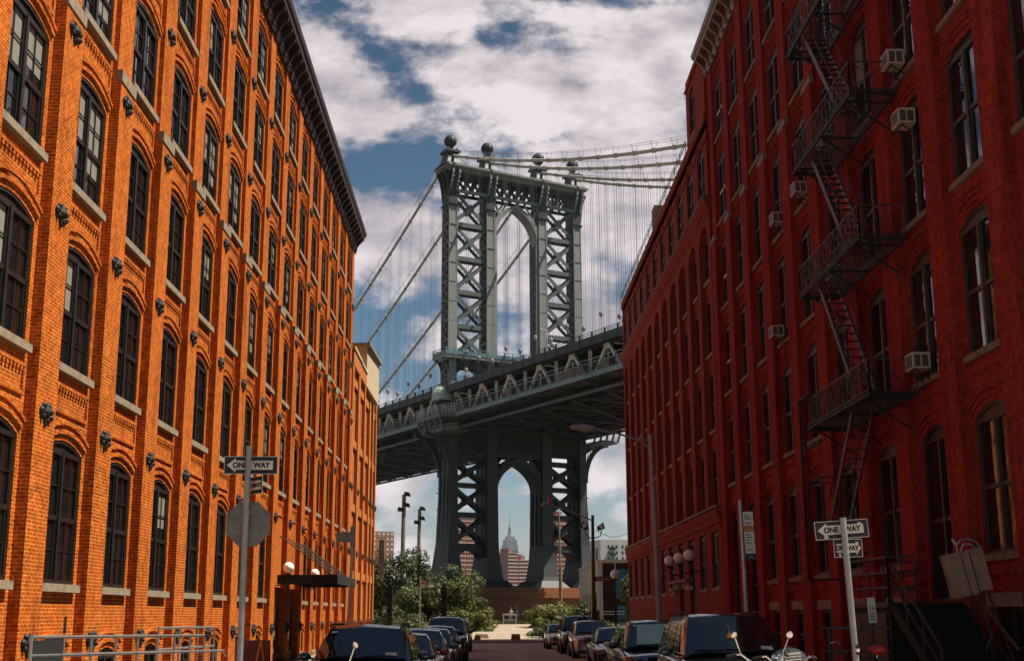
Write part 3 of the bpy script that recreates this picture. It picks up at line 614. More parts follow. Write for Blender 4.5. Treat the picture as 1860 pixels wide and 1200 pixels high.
# ------------------------------------------------------------------ fire escape
def fire_escape():
    root = thing("fire_escape", "dark iron fire escape with zigzag stairs on the crimson warehouse front", "fire escape", (10.5, 35.5, 5))
    XI, XO, ya, yb = 11.18, 9.95, 32.25, 38.85
    levels = [5.57, 9.80, 13.95, 18.0, 22.2]
    for z in levels:
        b = MB()
        b.bar((XO, ya, z), (XO, yb, z), .06, .10); b.bar((XI, ya, z), (XI, yb, z), .05, .08); b.bar((XO, ya, z), (XI, ya, z), .06, .10); b.bar((XO, yb, z), (XI, yb, z), .06, .10)
        for i in range(13):
            x = XO+.06+i*(XI-XO-.06)/13; y1_ = yb
            b.bar((x, ya+.05, z+.02), (x, yb-.05, z+.02), .022, .03)
        for y in (ya+.6, (ya+yb)/2, yb-.6): b.bar((XI, y, z-.85), (XO+.1, y, z-.06), .05, .05); b.bar((XO, y, z-.03), (XI, y, z-.03), .05, .05)
        b.build("platform", 'iron', root)
        b = MB(); H = .92
        for p, q_ in (((XO, ya), (XO, yb)), ((XO, ya), (XI, ya)), ((XO, yb), (XI, yb))):
            for zz, t in ((z+H, .038), (z+.12, .028)): b.bar((p[0], p[1], zz), (q_[0], q_[1], zz), t, t)
            n = 8 if p[0] == q_[0] else 1; 
            for i in range(n+1):
                f = i/n; x, y = p[0]+(q_[0]-p[0])*f, p[1]+(q_[1]-p[1])*f; b.bar((x, y, z), (x, y, z+H), .035, .035)
                if i < n:
                    f2 = (i+1)/n; x2, y2 = p[0]+(q_[0]-p[0])*f2, p[1]+(q_[1]-p[1])*f2
                    b.bar((x, y, z+.12), (x2, y2, z+H), .022, .022); b.bar((x2, y2, z+.12), (x, y, z+H), .022, .022); xm, ym = (x+x2)/2, (y+y2)/2; b.bar((xm, ym, z+.12), (xm, ym, z+H), .02, .02)
        b.build("railing", 'ironR', root)
    def flight(z0, y0_, z1, y1_, n, xa=10.15, xb=10.72):
        b = MB()
        for x in (xa, xb): b.bar((x, y0_, z0), (x, y1_, z1), .05, .19)
        for i in range(n):
            f = (i+.5)/n; y, z = y0_+(y1_-y0_)*f, z0+(z1-z0)*f; b.box(xa, xb, y-.085, y+.085, z-.012, z+.012)
        b.build("stair_flight", 'ironR', root)
        b = MB()
        for x in (xa, xb):
            b.tube([(x, y0_, z0+.75), (x, y1_, z1+.75)], .022, 6)
            for i in range(3): f = (i+.5)/3; b.bar((x, y0_+(y1_-y0_)*f, z0+(z1-z0)*f), (x, y0_+(y1_-y0_)*f, z0+(z1-z0)*f+.75), .02, .02)
        b.build("handrail", 'ironR', root)
    for lo, hi in zip(levels, levels[1:]): flight(hi, 37.3, lo, 33.9, 15)
    flight(5.5, 34.6, 2.55, 37.6, 11)
    b = MB(); z = 2.5
    b.box(9.95, 10.95, 37.5, 39.2, z, z+.05)
    for x, y in ((9.95, 37.5), (9.95, 39.2), (10.95, 37.5), (10.95, 39.2)): b.bar((x, y, z), (x, y, z+1.45), .04, .04)
    for p, q_ in (((9.95, 37.5), (9.95, 39.2)), ((9.95, 39.2), (10.95, 39.2)), ((9.95, 37.5), (10.95, 37.5))):
        for zz in (z+.1, z+1.45): b.bar((*p, zz), (*q_, zz), .04, .04)
        b.bar((*p, z+.1), (*q_, z+1.45), .025, .025)
    b.bar((XI, 37.6, z-.8), (9.95, 39.1, z), .05, .05); b.bar((XI, 39.1, z-.8), (9.95, 37.6, z), .05, .05)
    b.build("drop_landing", 'iron', root)
    b = MB()
    b.bar((9.85, 38.95, 4.9), (9.85, 38.95, 6.6), .05, .05); b.bar((9.85, 39.5, 6.55), (9.85, 38.2, 6.55), .1, .08); b.tube([(9.86, 39.4, 6.5), (9.86, 39.4, 1.0)], .035, 6); b.tube([(9.86, 39.4, 1.0), (11.1, 39.4, 1.0)], .03, 6)
    b.bar((9.9, 39.5, 5.0), (9.9, 37.2, 5.0), .07, .12); b.build("counterweight_arm", 'iron', root)
    # pale panel units on the upper platforms
fire_escape()

# ------------------------------------------------------------------ air conditioners
def ac_meshes(w_=.60, h=.42, d=.46):
    b = MB(); b.box(-d, 0, -w_/2, w_/2, 0, h); body = b.mesh("ac_body", 'ac')
    g = MB(); g.box(-d-.004, -d, -w_/2+.05, w_/2-.05, .05, h-.05); 
    for sgn in (-1, 1):
        y = sgn*w_/2; g.box(-d+.04, -d+.20, min(y, y+sgn*.004), max(y, y+sgn*.004), .05, h-.06); g.box(-d+.24, -d+.40, min(y, y+sgn*.004), max(y, y+sgn*.004), .05, h-.06)
    gr = g.mesh("ac_grille", 'acd')
    k = MB()
    for y in (-w_/2+.08, w_/2-.08): k.bar((-d+.1, y, -.02), (.02, y, -.30), .03, .03)
    k.bar((-d+.1, -w_/2, -.02), (-d+.1, w_/2, -.02), .03, .03)
    return body, gr, k.mesh("ac_bracket", 'iron')
AC = ac_meshes()
for y, z, lab in [(32.1, 14.62, "cream air conditioner jutting from the high window right of the fire escape top"),
                  (31.6, 12.70, "small tilted air conditioner under an arch near the upper right, boxed in the window head"),
                  (31.9, 6.12, "cream air conditioner with two dark side grilles, lowest at the right"),
                  (47.4, 10.38, "white air conditioner with black side vents, in the middle of the crimson facade"),
                  (46.4, 14.62, "narrow air conditioner one storey above the white one with black vents"),
                  (42.9, 14.62, "small air conditioner beside the fire escape, left of its upper platform"),
                  (39.1, 14.95, "shadowed air conditioner behind the railing of the upper platform"),
                  (39.0, 10.45, "dim air conditioner standing behind the middle fire escape platform")]:
    t = local("air_conditioner", lab, "air conditioner", (11.36, y, z), "window air conditioners on the crimson warehouse")
    inst("casing", AC[0], t); inst("grille", AC[1], t); inst("bracket", AC[2], t)

# ------------------------------------------------------------------ suspension bridge: u along the deck (towards the right and the viewer), v across it
BX, BY, PH = 5.0334, 247.081, .506366
cP, sP = math.cos(PH), math.sin(PH)
def BC(u, v, z): return (BX+v*cP+u*sP, BY+v*sP-u*cP, z)
def bb(b, u0, u1, v0, v1, z0, z1): b.box(u0, u1, v0, v1, z0, z1, T=BC)
def bbar(b, p, q_, w_, h, upv=None): b.bar(BC(*p), BC(*q_), w_, h, upv or (0, 0, 1))
def bridge():
    root = thing("suspension_bridge", "blue grey steel suspension bridge with arched tower and ball finials crossing over the street end", "bridge", (BX, BY, -2.15))
    VL = (-14.6, -6.1, 6.1, 14.6)
    NA = (sP, -cP, 0); NV = (cP, sP, 0)
    # --- legs
    for v in VL:
        b = MB()
        inner = 1 if abs(v) > 10 else 0
        def ring(z, hu, v0, v1): return [BC(-hu, v+v0, z), BC(hu, v+v0, z), BC(hu, v+v1, z), BC(-hu, v+v1, z)]
        t = 1 if v > 0 else -1
        if abs(v) < 10: prof = [(5.2, 3.8, 2.0, 2.2), (7.0, 3.3, 1.55, 1.8), (9.5, 2.9, 1.25, 1.45), (13, 2.65, 1.1, 1.3), (22, 2.5, 1.05, 1.2), (34, 2.4, 1.0, 1.1), (36, 1.7, .85, .85), (83, 1.45, .8, .8)]
        else: prof = [(5.2, 4.2, 2.0, 2.3), (7.0, 3.6, 1.5, 1.9), (9.5, 3.1, 1.15, 1.5), (13, 2.7, .95, 1.1), (22, 2.5, .85, .75), (34, 2.4, .8, .75), (36, 1.7, .8, .8), (83, 1.45, .8, .8)]
        prof = [(z, hu, (a if t > 0 else c), (c if t > 0 else a)) for z, hu, a, c in prof]      # a towards the middle, c outwards
        for (z0, h0, a0, c0), (z1, h1, a1, c1) in zip(prof, prof[1:]):
            b.mi = 0 if z0 >= 36 else 1  # lower leg takes the darker steel that paints the deck's shade
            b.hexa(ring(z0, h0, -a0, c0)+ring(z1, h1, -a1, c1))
        b.mi = 0
        for z in [44+3.9*i for i in range(10)]:      # plate seams and rivet bands
            bb(b, -1.62, 1.62, v-.97, v+.97, z, z+.18)
        for s_ in (-1, 1):                            # edge angles
            for s2 in (-1, 1): b.hexa([BC(s_*1.5-.12, v+s2*.86-.1, 36), BC(s_*1.5+.12, v+s2*.86-.1, 36), BC(s_*1.5+.12, v+s2*.86+.1, 36), BC(s_*1.5-.12, v+s2*.86+.1, 36), BC(s_*1.45-.12, v+s2*.82-.1, 82), BC(s_*1.45+.12, v+s2*.82-.1, 82), BC(s_*1.45+.12, v+s2*.82+.1, 82), BC(s_*1.45-.12, v+s2*.82+.1, 82)])
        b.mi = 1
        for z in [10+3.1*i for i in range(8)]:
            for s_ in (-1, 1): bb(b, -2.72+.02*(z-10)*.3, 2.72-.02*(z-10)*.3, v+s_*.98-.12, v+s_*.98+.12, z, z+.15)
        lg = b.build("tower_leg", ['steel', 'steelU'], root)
        b = MB()
        for s_ in (-1, 1):
            o0, o1 = (1.12, .78) if abs(v) > 10 else (1.32, 1.22)
            for ua, ub in ((-1.9, -1.45), (-.35, .2), (1.3, 1.7)): b.hexa([BC(ua, v+s_*(o0-.3), 13), BC(ub, v+s_*(o0-.3), 13), BC(ub, v+s_*(o0+.02), 13), BC(ua, v+s_*(o0+.02), 13), BC(ua, v+s_*(o1-.3), 33), BC(ub, v+s_*(o1-.3), 33), BC(ub, v+s_*(o1+.03), 33), BC(ua, v+s_*(o1+.03), 33)])
        b.build("flute_shade", 'steelD', lg)  # dark raised strips stand in for the shade of grooves in the leg
        b = MB()                                      # laced side panels
        for s_ in (-1, 1):
            for i in range(44):
                z = 43+i*.9; p = v+s_*.90; a_ = (-.95, .95) if i % 2 else (.95, -.95); bbar(b, (a_[0], p, z), (a_[1], p, z+.9), .08, .14)
        b.build("lacing", 'steel', lg); b = MB()
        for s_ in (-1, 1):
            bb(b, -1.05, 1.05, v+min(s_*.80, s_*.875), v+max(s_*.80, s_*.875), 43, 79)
        b.build("inner_shade_panel", 'iron', lg)  # near-black panels stand in for the shade inside the laced leg
        # capital, pedestal and ball finial
        b = MB()
        for z0, z1, e0, e1, f0, f1 in ((79.0, 79.4, .25, .35, .2, .3), (79.4, 82.6, .08, .12, .0, .02), (82.6, 86.2, .12, 1.4 if abs(v) > 10 else .7, .02, .12)):
            b.hexa(ring(z0, 1.5+e0, -.85-f0, .85+f0)+ring(z1, 1.5+e1, -.85-f1, .85+f1))
        if abs(v) > 10:
            for u in (-1.5, 0, 1.5): b.prism([(0, 79.6), (.2, 80.6), (.35, 82.2), (.75, 84.2), (1.6, 86.15), (0, 86.15)], lambda x, y: BC(u-.14, v+t*(.8+x), y), lambda x, y: BC(u+.14, v+t*(.8+x), y))
        for s_ in (-1, 1):
            b.mi = 1
            for zz in range(5): bb(b, 1.5+.2+zz*.28, 1.9+zz*.28, v+s_*.7-.2, v+s_*.7+.2, 82.2+zz*.8, 83.1+zz*.8)
        b.build("capital", ['steelD', 'steel'], lg)
        b = MB()
        b.hexa(ring(87.3, 3.0, -2.3, 2.3)+ring(87.9, 2.1, -1.7, 1.7)); b.hexa(ring(87.9, 2.1, -1.7, 1.7)+ring(88.9, 1.55, -1.25, 1.25)); b.hexa(ring(88.9, 1.55, -1.25, 1.25)+ring(90.3, 1.3, -1.05, 1.05)); bb(b, -1.75, 1.75, v-1.5, v+1.5, 90.3, 90.75)
        for a_ in (-1.1, 1.1):
            for c_ in (-.95, .95): b.lathe(BC(a_, v+c_, 90.8), [(.22, 0), (.16, .25), (.2, .4), (.05, .6)], 6)
        b.lathe(BC(0, v, 90.8), [(.75, 0), (.62, .3), (.45, .5), (.45, .7), (.7, .85)], 10); pd = b.build("pedestal", 'steelD', lg)
        b = MB(); b.ball(BC(0, v, 92.95), 1.22, 16)
        for k in range(10):
            t_ = 2*math.pi*k/10; c = BC(0, v, 92.95); b.tube([(c[0]+1.26*math.cos(t_)*math.sin(f), c[1]+1.26*math.sin(t_)*math.sin(f), c[2]-1.26*math.cos(f)) for f in [math.pi*i/8 for i in range(9)]], .06, 4)
        b.build("ball_finial", 'steelD', pd)
    # --- portal beam, cornice
    b = MB()
    bb(b, -2.4, 2.4, -15.6, 15.6, 86.1, 86.55); bb(b, -2.8, 2.8, -16.0, 16.0, 86.55, 86.9); bb(b, -3.2, 3.2, -16.5, 16.5, 86.9, 87.3)
    for i in range(60): v = -15.9+i*.535; bb(b, 2.8, 3.05, v, v+.27, 86.45, 86.9)
    b.build("tower_cornice", 'steel', root)
    b = MB()
    for u in (-1.3, 1.3):
        bb(b, u-.15, u+.15, -14, 14, 82.0, 82.6); bb(b, u-.15, u+.15, -14, 14, 85.4, 86.1)
        for (a, e) in ((-13.7, -6.9), (-5.3, 5.3), (6.9, 13.7)):
            n = max(2, round((e-a)/1.7))
            for i in range(n):
                p, q_ = a+(e-a)*i/n, a+(e-a)*(i+1)/n; bbar(b, (u, p, 82.6), (u, q_, 85.4), .16, .26); bbar(b, (u, p, 85.4), (u, q_, 82.6), .16, .26); bb(b, u-.1, u+.1, q_-.1, q_+.1, 82.6, 85.4)
                for zz in (83.1, 84.9): bbar(b, (u, p, zz), (u, (p+q_)/2, 84 if zz < 84 else 84), .1, .12)
    b.build("lattice_beam", 'steelD', root); b = MB()
    for u in (-1.5, 1.5): bb(b, u-.08, u+.08, -14, 14, 82.0, 82.6)
    b.build("beam_chord", 'fascia', root)
    # --- bracing between legs
    for (a, e) in ((-13.8, -6.95), (6.95, 13.8)):
        for z in (75.5, 68.5, 61.65, 54.8):
            b = MB(); 
            for u in (-.95, .95): bb(b, u-.12, u+.12, a-.1, e+.1, z-.45, z+.45)
            bb(b, -.9, .9, a, e, z+.2, z+.32); b.build("strut", 'steelT', root)
        for z0, z1 in ((48.9, 54.3), (55.3, 61.2), (62.1, 68.0), (69.0, 75.0), (76.0, 82.0)):
            b = MB()
            for u in (-.95, .95):
                for p, q_ in (((a, z0), (e, z1)), ((a, z1), (e, z0))):
                    bbar(b, (u, p[0], p[1]), (u, q_[0], q_[1]), .22, .62)
                zc = (z0+z1)/2; vc = (a+e)/2; b.prism([(-.7, 0), (0, -1.1), (.7, 0), (0, 1.1)], lambda x, y: BC(u-.14, vc+x, zc+y), lambda x, y: BC(u+.14, vc+x, zc+y))
            for k in range(9):                          # lacing between the two faces of a brace
                f = k/9; bbar(b, (-.95, a+(e-a)*f, z1+(z0-z1)*f), (.95, a+(e-a)*(f+.05), z1+(z0-z1)*(f+.05)), .08, .1)
            b.build("cross_brace", 'steelT', root)
        for z in (29.0, 23.95, 18.4, 12.6):
            b = MB(); bb(b, -.95, .95, a+.2, e-.2, z-.42, z+.42); b.build("strut", 'steelD', root)
        for z0, z1 in ((13.1, 17.9), (18.9, 23.4), (24.5, 28.5)):
            b = MB()
            for u in (-.8, .8):
                for p, q_ in (((a+.2, z0), (e-.2, z1)), ((a+.2, z1), (e-.2, z0))): bbar(b, (u, p[0], p[1]), (u, q_[0], q_[1]), .3, .62)
                zc = (z0+z1)/2; vc = (a+e)/2; b.prism([(-.95, 0), (0, -.95), (.95, 0), (0, .95)], lambda x, y: BC(u-.2, vc+x, zc+y), lambda x, y: BC(u+.2, vc+x, zc+y))
            b.build("cross_brace", 'steelD', root)
        b = MB(); c = (a+e)/2; A = arc(c, e-a-.4, 9.6, 2.2)
        for (s1, t1), (s2, t2) in zip(A, A[1:]): b.hexa([BC(-1.6, s1, t1), BC(1.6, s1, t1), BC(1.6, s2, t2), BC(-1.6, s2, t2), BC(-1.6, s1, 12.2), BC(1.6, s1, 12.2), BC(1.6, s2, 12.2), BC(-1.6, s2, 12.2)])
        b.build("arched_strut", 'steelD', root)
    # --- pointed arches, above and below the deck
    def pointed(name, vh, zs, za, ztop, us, mat, rib):
        b = MB(); pts = []
        n = 10
        for s_ in (-1, 1):
            cur = [(s_*vh*math.cos(t)**.8 if t < math.pi/2-.01 else 0, zs+(za-zs)*math.sin(t)**1.0) for t in [math.pi/2*i/n for i in range(n+1)]]
            cur = [(s_*(vh*(1-(i/n)**2.1)), zs+(za-zs)*(i/n)**1.0*(1.28-.28*i/n)) for i in range(n+1)]
            pts.append(cur)
        for cur in pts:
            for (v0, z0), (v1, z1) in zip(cur, cur[1:]):
                for u in us:
                    b.hexa([BC(u-.2, v0, z0), BC(u+.2, v0, z0), BC(u+.2, v1, z1), BC(u-.2, v1, z1)]+[BC(u-.2, v0*(1+rib/vh), z0+rib*.9), BC(u+.2, v0*(1+rib/vh), z0+rib*.9), BC(u+.2, v1*(1+rib/vh), z1+rib*1.1), BC(u-.2, v1*(1+rib/vh), z1+rib*1.1)])
                b.q(BC(us[0], v0, z0), BC(us[-1], v0, z0), BC(us[-1], v1, z1), BC(us[0], v1, z1))
        return b, pts
    b, pts = pointed("a", 4.85, 73.6, 80.7, 82, (-1.2, 1.2), 'steel', .8)
    for s_ in (-1, 1):
        for u in (-1.2, 1.2):
            bbar(b, (u, s_*5.3, 77.0), (u, s_*1.8, 82.0), .2, .35); bbar(b, (u, s_*5.3, 82.0), (u, s_*3.9, 78.6), .2, .35); bb(b, u-.15, u+.15, min(s_*5.3, s_*4.6), max(s_*5.3, s_*4.6), 47, 74.5)
    b.build("pointed_arch", 'steel', root)
    b, pts = pointed("b", 4.95, 22.6, 28.6, 31, (-1.9, 1.9), 'steelD', 1.1)
    for s_ in (-1, 1):
        for u in (-1.9, 1.9): bbar(b, (u, s_*5.4, 25.5), (u, s_*1.5, 30.6), .3, .6)
    bb(b, -2.0, 2.0, -5.2, 5.2, 29.6, 31.2); b.build("pointed_arch", 'steelD', root)
    b = MB(); bb(b, -2.2, 2.2, -15, 15, 30.6, 35.3)
    b.build("deck_portal_beam", 'iron', root)  # near-black colour carries the shade under the deck
    # --- maintenance platform round the tower above the deck
    b = MB(); bb(b, -2.8, 2.8, -16.6, 16.6, 48.1, 48.7); bb(b, -2.9, 2.9, -16.7, 16.7, 48.7, 48.8)
    for i in range(20): bb(b, -2.6, 2.6, -16.4+i*1.71, -16.2+i*1.71, 47.6, 48.1)
    pl = b.build("tower_platform", 'steel', root)
    b = MB()
    for u in (-2.8, 2.8):
        for z in (48.95, 49.45, 49.95): bb(b, u-.04, u+.04, -16.6, 16.6, z-.05, z+.05)
        bb(b, u-.02, u+.02, -16.6, 16.6, 48.8, 49.35)
        for i in range(19): bb(b, u-.07, u+.07, -16.6+i*1.844-.07, -16.6+i*1.844+.07, 48.3, 50.05)
    for v in (-16.6, 16.6):
        for z in (48.95, 49.45, 49.95): bb(b, -2.8, 2.8, v-.04, v+.04, z-.05, z+.05)
        bb(b, -2.8, 2.8, v-.02, v+.02, 48.8, 49.35)
    b.build("railing", 'steelB', pl)
    for v in VL:
        for s_ in (-1, 1):
            for u in (-1.6, 1.6):
                b = MB()
                b.prism([(0, 0), (0, -3.0), (.25, -1.6), (.7, -.7), (1.5, 0)], lambda x, y: BC(u-.12, v+s_*(.8+x), 48.1+y), lambda x, y: BC(u+.12, v+s_*(.8+x), 48.1+y))
                b.build("platform_bracket", 'steelD', pl)
    for (a, e) in ((-13.7, -6.95), (6.95, 13.7), (-5.2, 5.2)):
        b = MB(); A = arc((a+e)/2, e-a, 45.2, 1.4)
        for (s1, t1), (s2, t2) in zip(A, A[1:]): b.hexa([BC(-1.5, s1, t1), BC(1.5, s1, t1), BC(1.5, s2, t2), BC(-1.5, s2, t2), BC(-1.5, s1, 48.1), BC(1.5, s1, 48.1), BC(1.5, s2, 48.1), BC(-1.5, s2, 48.1)])
        b.build("arched_strut", 'steelD', root)
    # --- main cables and hangers
    def zc(u): return 90.0-.395*u+.00118*u*u if u >= 0 else 90.0-.5*abs(u)+.0008*u*u
    def zc2(u): return zc(u) if u < 150 else zc(150)-.05*(u-150)
    for v in VL:
        b = MB(); us = [-230, -200, -170, -140]+[-120+6*i for i in range(20)]
        b.tube([BC(u, v, zc(u)) for u in us]+[BC(-1, v, 89.4)], .30, 8); b.tube([BC(1, v, 89.6)]+[BC(2+6*i, v, zc(2+6*i)) for i in range(26)], .30, 8)
        for i in range(46):
            u = -114+5.05*i
            if abs(u) < 3: continue
            p, q_ = Vector(BC(u-.3, v, zc(u-.3))), Vector(BC(u+.3, v, zc(u+.3))); b.tube([p, q_], .41, 8)
        cb_ = b.build("main_cable", 'cable', root)
        b = MB()
        for s_ in (-.55, .55):
            b.tube([BC(u, v+s_, zc(u)+1.3) for u in us if u < -5], .035, 4, False); b.tube([BC(4+6*i, v+s_, zc(4+6*i)+1.3) for i in range(24)], .035, 4, False)
        for i in range(46):
            u = -114+5.05*i
            if abs(u) < 3: continue
            for s_ in (-.55, .55): b.bar(BC(u, v+s_*.6, zc(u)+.2), BC(u, v+s_, zc(u)+1.45), .06, .06)
        b.build("cable_handrail", 'rope', cb_)
    far_h = MB(); nnear = 0
    for v in VL:
        for i in range(46):
            u = -114+5.05*i
            if abs(u) < 4 or u > 92: continue
            near = -78 < u < 66 and nnear < 100
            b = MB() if near else far_h
            for du in (-.34, .34):
                for dv in ((-.22, .22) if near else (0,)): b.tube([BC(u+du, v+dv, 42.0), BC(u+du, v+dv, zc(u))], .022, 4, False)
            b.lathe(BC(u, v, 44.3+(1.4 if i % 2 else 0)), [(.10, 0), (.32, .3), (.36, .7), (.16, 1.0)], 6)
            if near: b.build("hanger", 'rope', root); nnear += 1
    tag(far_h.build("hanger_row", 'rope', root), kind='stuff')
    # --- deck
    U0, U1 = -230, 118
    b = MB()
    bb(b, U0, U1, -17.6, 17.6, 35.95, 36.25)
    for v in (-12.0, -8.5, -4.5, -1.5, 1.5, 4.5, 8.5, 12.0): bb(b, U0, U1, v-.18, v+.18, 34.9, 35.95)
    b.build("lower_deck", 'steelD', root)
    for s_ in (-1, 1): b = MB(); bb(b, U0, U1, s_*14.9-.22, s_*14.9+.22, 34.0, 34.42); b.build("bottom_chord", 'steelT', root)
    for s_ in (-1, 1):
        b = MB()
        for i in range(120): u = U0+i*2.9; bb(b, u-.06, u+.06, s_*16.9-.9, s_*16.9+.9, 35.3, 35.95)
        b.build("outrigger_row", 'steelT', root)['kind'] = 'stuff'
    b = MB()
    for s_ in (-1, 1): bb(b, U0, U1, min(s_*9.2, s_*18.1), max(s_*9.2, s_*18.1), 40.7, 41.0); bb(b, U0, U1, s_*16.5-.28, s_*16.5+.28, 40.15, 40.7)
    b.build("upper_roadway", 'steelD', root)
    for s_ in (-1, 1):
        b = MB(); v = s_*18.25
        bb(b, U0, U1, v-.1, v+.1, 40.35, 41.75)
        for i in range(100): u = U0+i*3.48; bb(b, u, u+.12, v-.16, v+.16, 40.4, 42.45)
        for z in (42.05, 42.4): bb(b, U0, U1, v-.05, v+.05, z-.04, z+.04)
        b.build("roadway_parapet", 'steelD', root)
        b = MB(); bb(b, U0, U1, v-.12, v+.12, 35.42, 36.12); bb(b, U0, U1, v-.22, v+.22, 36.12, 36.2); b.build("fascia_girder", 'fascia', root)
        b = MB()
        for z in (36.5, 36.95, 37.35, 37.75): bb(b, U0, U1, v-.03, v+.03, z-.03, z+.03)
        n = 0
        u = U0
        while u < U1: bb(b, u, u+.11, v-.08, v+.08, 36.1, 37.9 if int(u) % 2 else 38.0); u += 2.45
        fe = b.build("walkway_fence", 'steelT', root)
        b = MB()
        r3 = random.Random(5)
        u = -60
        while u < U1:
            h_ = r3.random()
            if h_ < .22: bb(b, u+.15, u+2.3, v-.012, v+.012, 36.2, 37.5+.25*h_)
            u += 2.45
        b.build("mesh_panel", 'stoneD', fe)
        b = MB(); vt = s_*16.5
        bb(b, U0, U1, vt-.28, vt+.28, 36.2, 36.5)
        
        for i in range(35):
            u = 7.2+10.0*(i-24)
            if u-5 < U0 or u+5 > U1: continue
            for du in (-2.7, 2.7):
                bbar(b, (u+du*.12, vt, 40.3), (u+du*1.32, vt, 36.4), .42, .46)
                for k in range(6): pass
            bbar(b, (u, vt, 39.3), (u, vt, 36.5), .2, .2); b.prism([(-.9, 0), (.9, 0), (.75, .9), (-.75, .9)], lambda x, y: BC(u+x, vt-.3, 39.6+y), lambda x, y: BC(u+x, vt+.3, 39.6+y))
            bbar(b, (u-5, vt, 36.4), (u-5, vt, 40.3), .55, .6)
        b.build("stiffening_truss", 'cream', root)
        b = MB(); bb(b, U0, U1, s_*10.2-.1, s_*10.2+.1, 36.25, 40.7); b.build("deck_shade_sheet", 'iron', root)  # added dark sheet stands for the dim inside of the deck, hiding sky
        b = MB()
        for z in (37.9, 38.5): bb(b, U0, U1, s_*17.55-.03, s_*17.55+.03, z-.03, z+.03)
        b.build("inner_rail", 'cream', root)
    for i in range(34):
        u = -222+10.0*i+4.2
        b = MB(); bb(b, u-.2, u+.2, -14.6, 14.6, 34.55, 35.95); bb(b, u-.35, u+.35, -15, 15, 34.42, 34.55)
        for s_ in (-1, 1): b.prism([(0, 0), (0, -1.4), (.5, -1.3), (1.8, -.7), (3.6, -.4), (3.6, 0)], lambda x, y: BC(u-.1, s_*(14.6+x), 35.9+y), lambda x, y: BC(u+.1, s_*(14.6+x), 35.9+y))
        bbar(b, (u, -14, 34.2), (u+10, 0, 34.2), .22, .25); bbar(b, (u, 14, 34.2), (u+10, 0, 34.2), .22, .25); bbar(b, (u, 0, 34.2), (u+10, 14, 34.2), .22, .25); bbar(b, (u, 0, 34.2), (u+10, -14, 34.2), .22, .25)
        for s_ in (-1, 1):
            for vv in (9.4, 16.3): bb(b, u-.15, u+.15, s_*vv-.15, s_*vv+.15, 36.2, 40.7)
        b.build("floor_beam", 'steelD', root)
    # --- bulging walkway balcony and brackets where the walkway passes the tower
    for s_ in (-1, 1):
        b = MB(); pl_ = [(-4.5, 18.2), (-2, 20.5), (8, 20.5), (10.5, 18.2)]
        for zz, t in ((35.5, .7), (33.0, .3)):
            P = pl_ if zz > 34 else [(-3, 17.5), (-1.2, 19.7), (7.2, 19.7), (9, 17.5)]
            b.prism(P+[(P[-1][0], 15), (P[0][0], 15)], lambda x, y: BC(x, s_*y, zz), lambda x, y: BC(x, s_*y, zz+t))
        for u in (-1.5, .8, 3.1, 5.4, 7.6): bbar(b, (u, s_*19.5, 33.2), (u, s_*20.3, 35.6), .3, .4, NA)
        bl_ = b.build("tower_balcony", 'steelT', root)
        b = MB()
        for (p, q_) in zip(pl_, pl_[1:]):
            for z in (36.5, 36.95, 37.35, 37.8): bbar(b, (p[0], s_*p[1], z), (q_[0], s_*q_[1], z), .06, .06)
            for i in range(7): f = i/6; b.bar(BC(p[0]+(q_[0]-p[0])*f, s_*(p[1]+(q_[1]-p[1])*f), 36.1), BC(p[0]+(q_[0]-p[0])*f, s_*(p[1]+(q_[1]-p[1])*f), 37.95), .09, .09)
            for z in (33.5, 33.9, 34.3): bbar(b, (3+(p[0]-3)*.85, s_*(p[1]-.8), z), (3+(q_[0]-3)*.85, s_*(q_[1]-.8), z), .06, .06)
        b.build("railing", 'cream', bl_)
        for u in (-2.2, 2.2):
            b = MB(); A = [(15.6+5.2*math.cos(t)*0+5.2*(1-math.cos(t)), 25.5+7.4*math.sin(t)) for t in [math.pi/2*i/8 for i in range(9)]]
            for (s1, t1), (s2, t2) in zip(A, A[1:]): b.hexa([BC(u-.3, s_*s1, t1), BC(u+.3, s_*s1, t1), BC(u+.3, s_*s2, t2), BC(u-.3, s_*s2, t2), BC(u-.3, s_*(s1-.9), t1+.3), BC(u+.3, s_*(s1-.9), t1+.3), BC(u+.3, s_*(s2-.3), t2+.75), BC(u-.3, s_*(s2-.3), t2+.75)])
            for k in range(5):
                s1, t1 = A[2+k]; b.bar(BC(u, s_*(s1-.4), t1+.4), BC(u, s_*15.8, min(33, t1+2.6)), .12, .18)
            b.build("curved_bracket", 'steelU', root)
    # --- copper hood over the walkway at the near leg
    b = MB(); n = 10
    for i in range(n):
        for j in range(8):
            def hp(i_, j_):
                t = math.pi*i_/n; f = math.pi/2*j_/8
                return BC(4.0+3.0*math.sin(f), -18.3+1.95*math.cos(t)*math.cos(f)**.6, 38.9+3.0*math.sin(t)*math.cos(f)**.6)
            b.q(hp(i, j), hp(i+1, j), hp(i+1, j+1), hp(i, j+1))
    for i in range(n):
        t0, t1 = math.pi*i/n, math.pi*(i+1)/n
        b.q(BC(3.95, -18.3+2.05*math.cos(t0), 38.9+3.1*math.sin(t0)), BC(3.95, -18.3+2.05*math.cos(t1), 38.9+3.1*math.sin(t1)), BC(3.95, -18.3+1.45*math.cos(t1), 38.9+2.2*math.sin(t1)), BC(3.95, -18.3+1.45*math.cos(t0), 38.9+2.2*math.sin(t0)))
    hd = b.build("copper_hood", 'verdi', root, smooth=False)
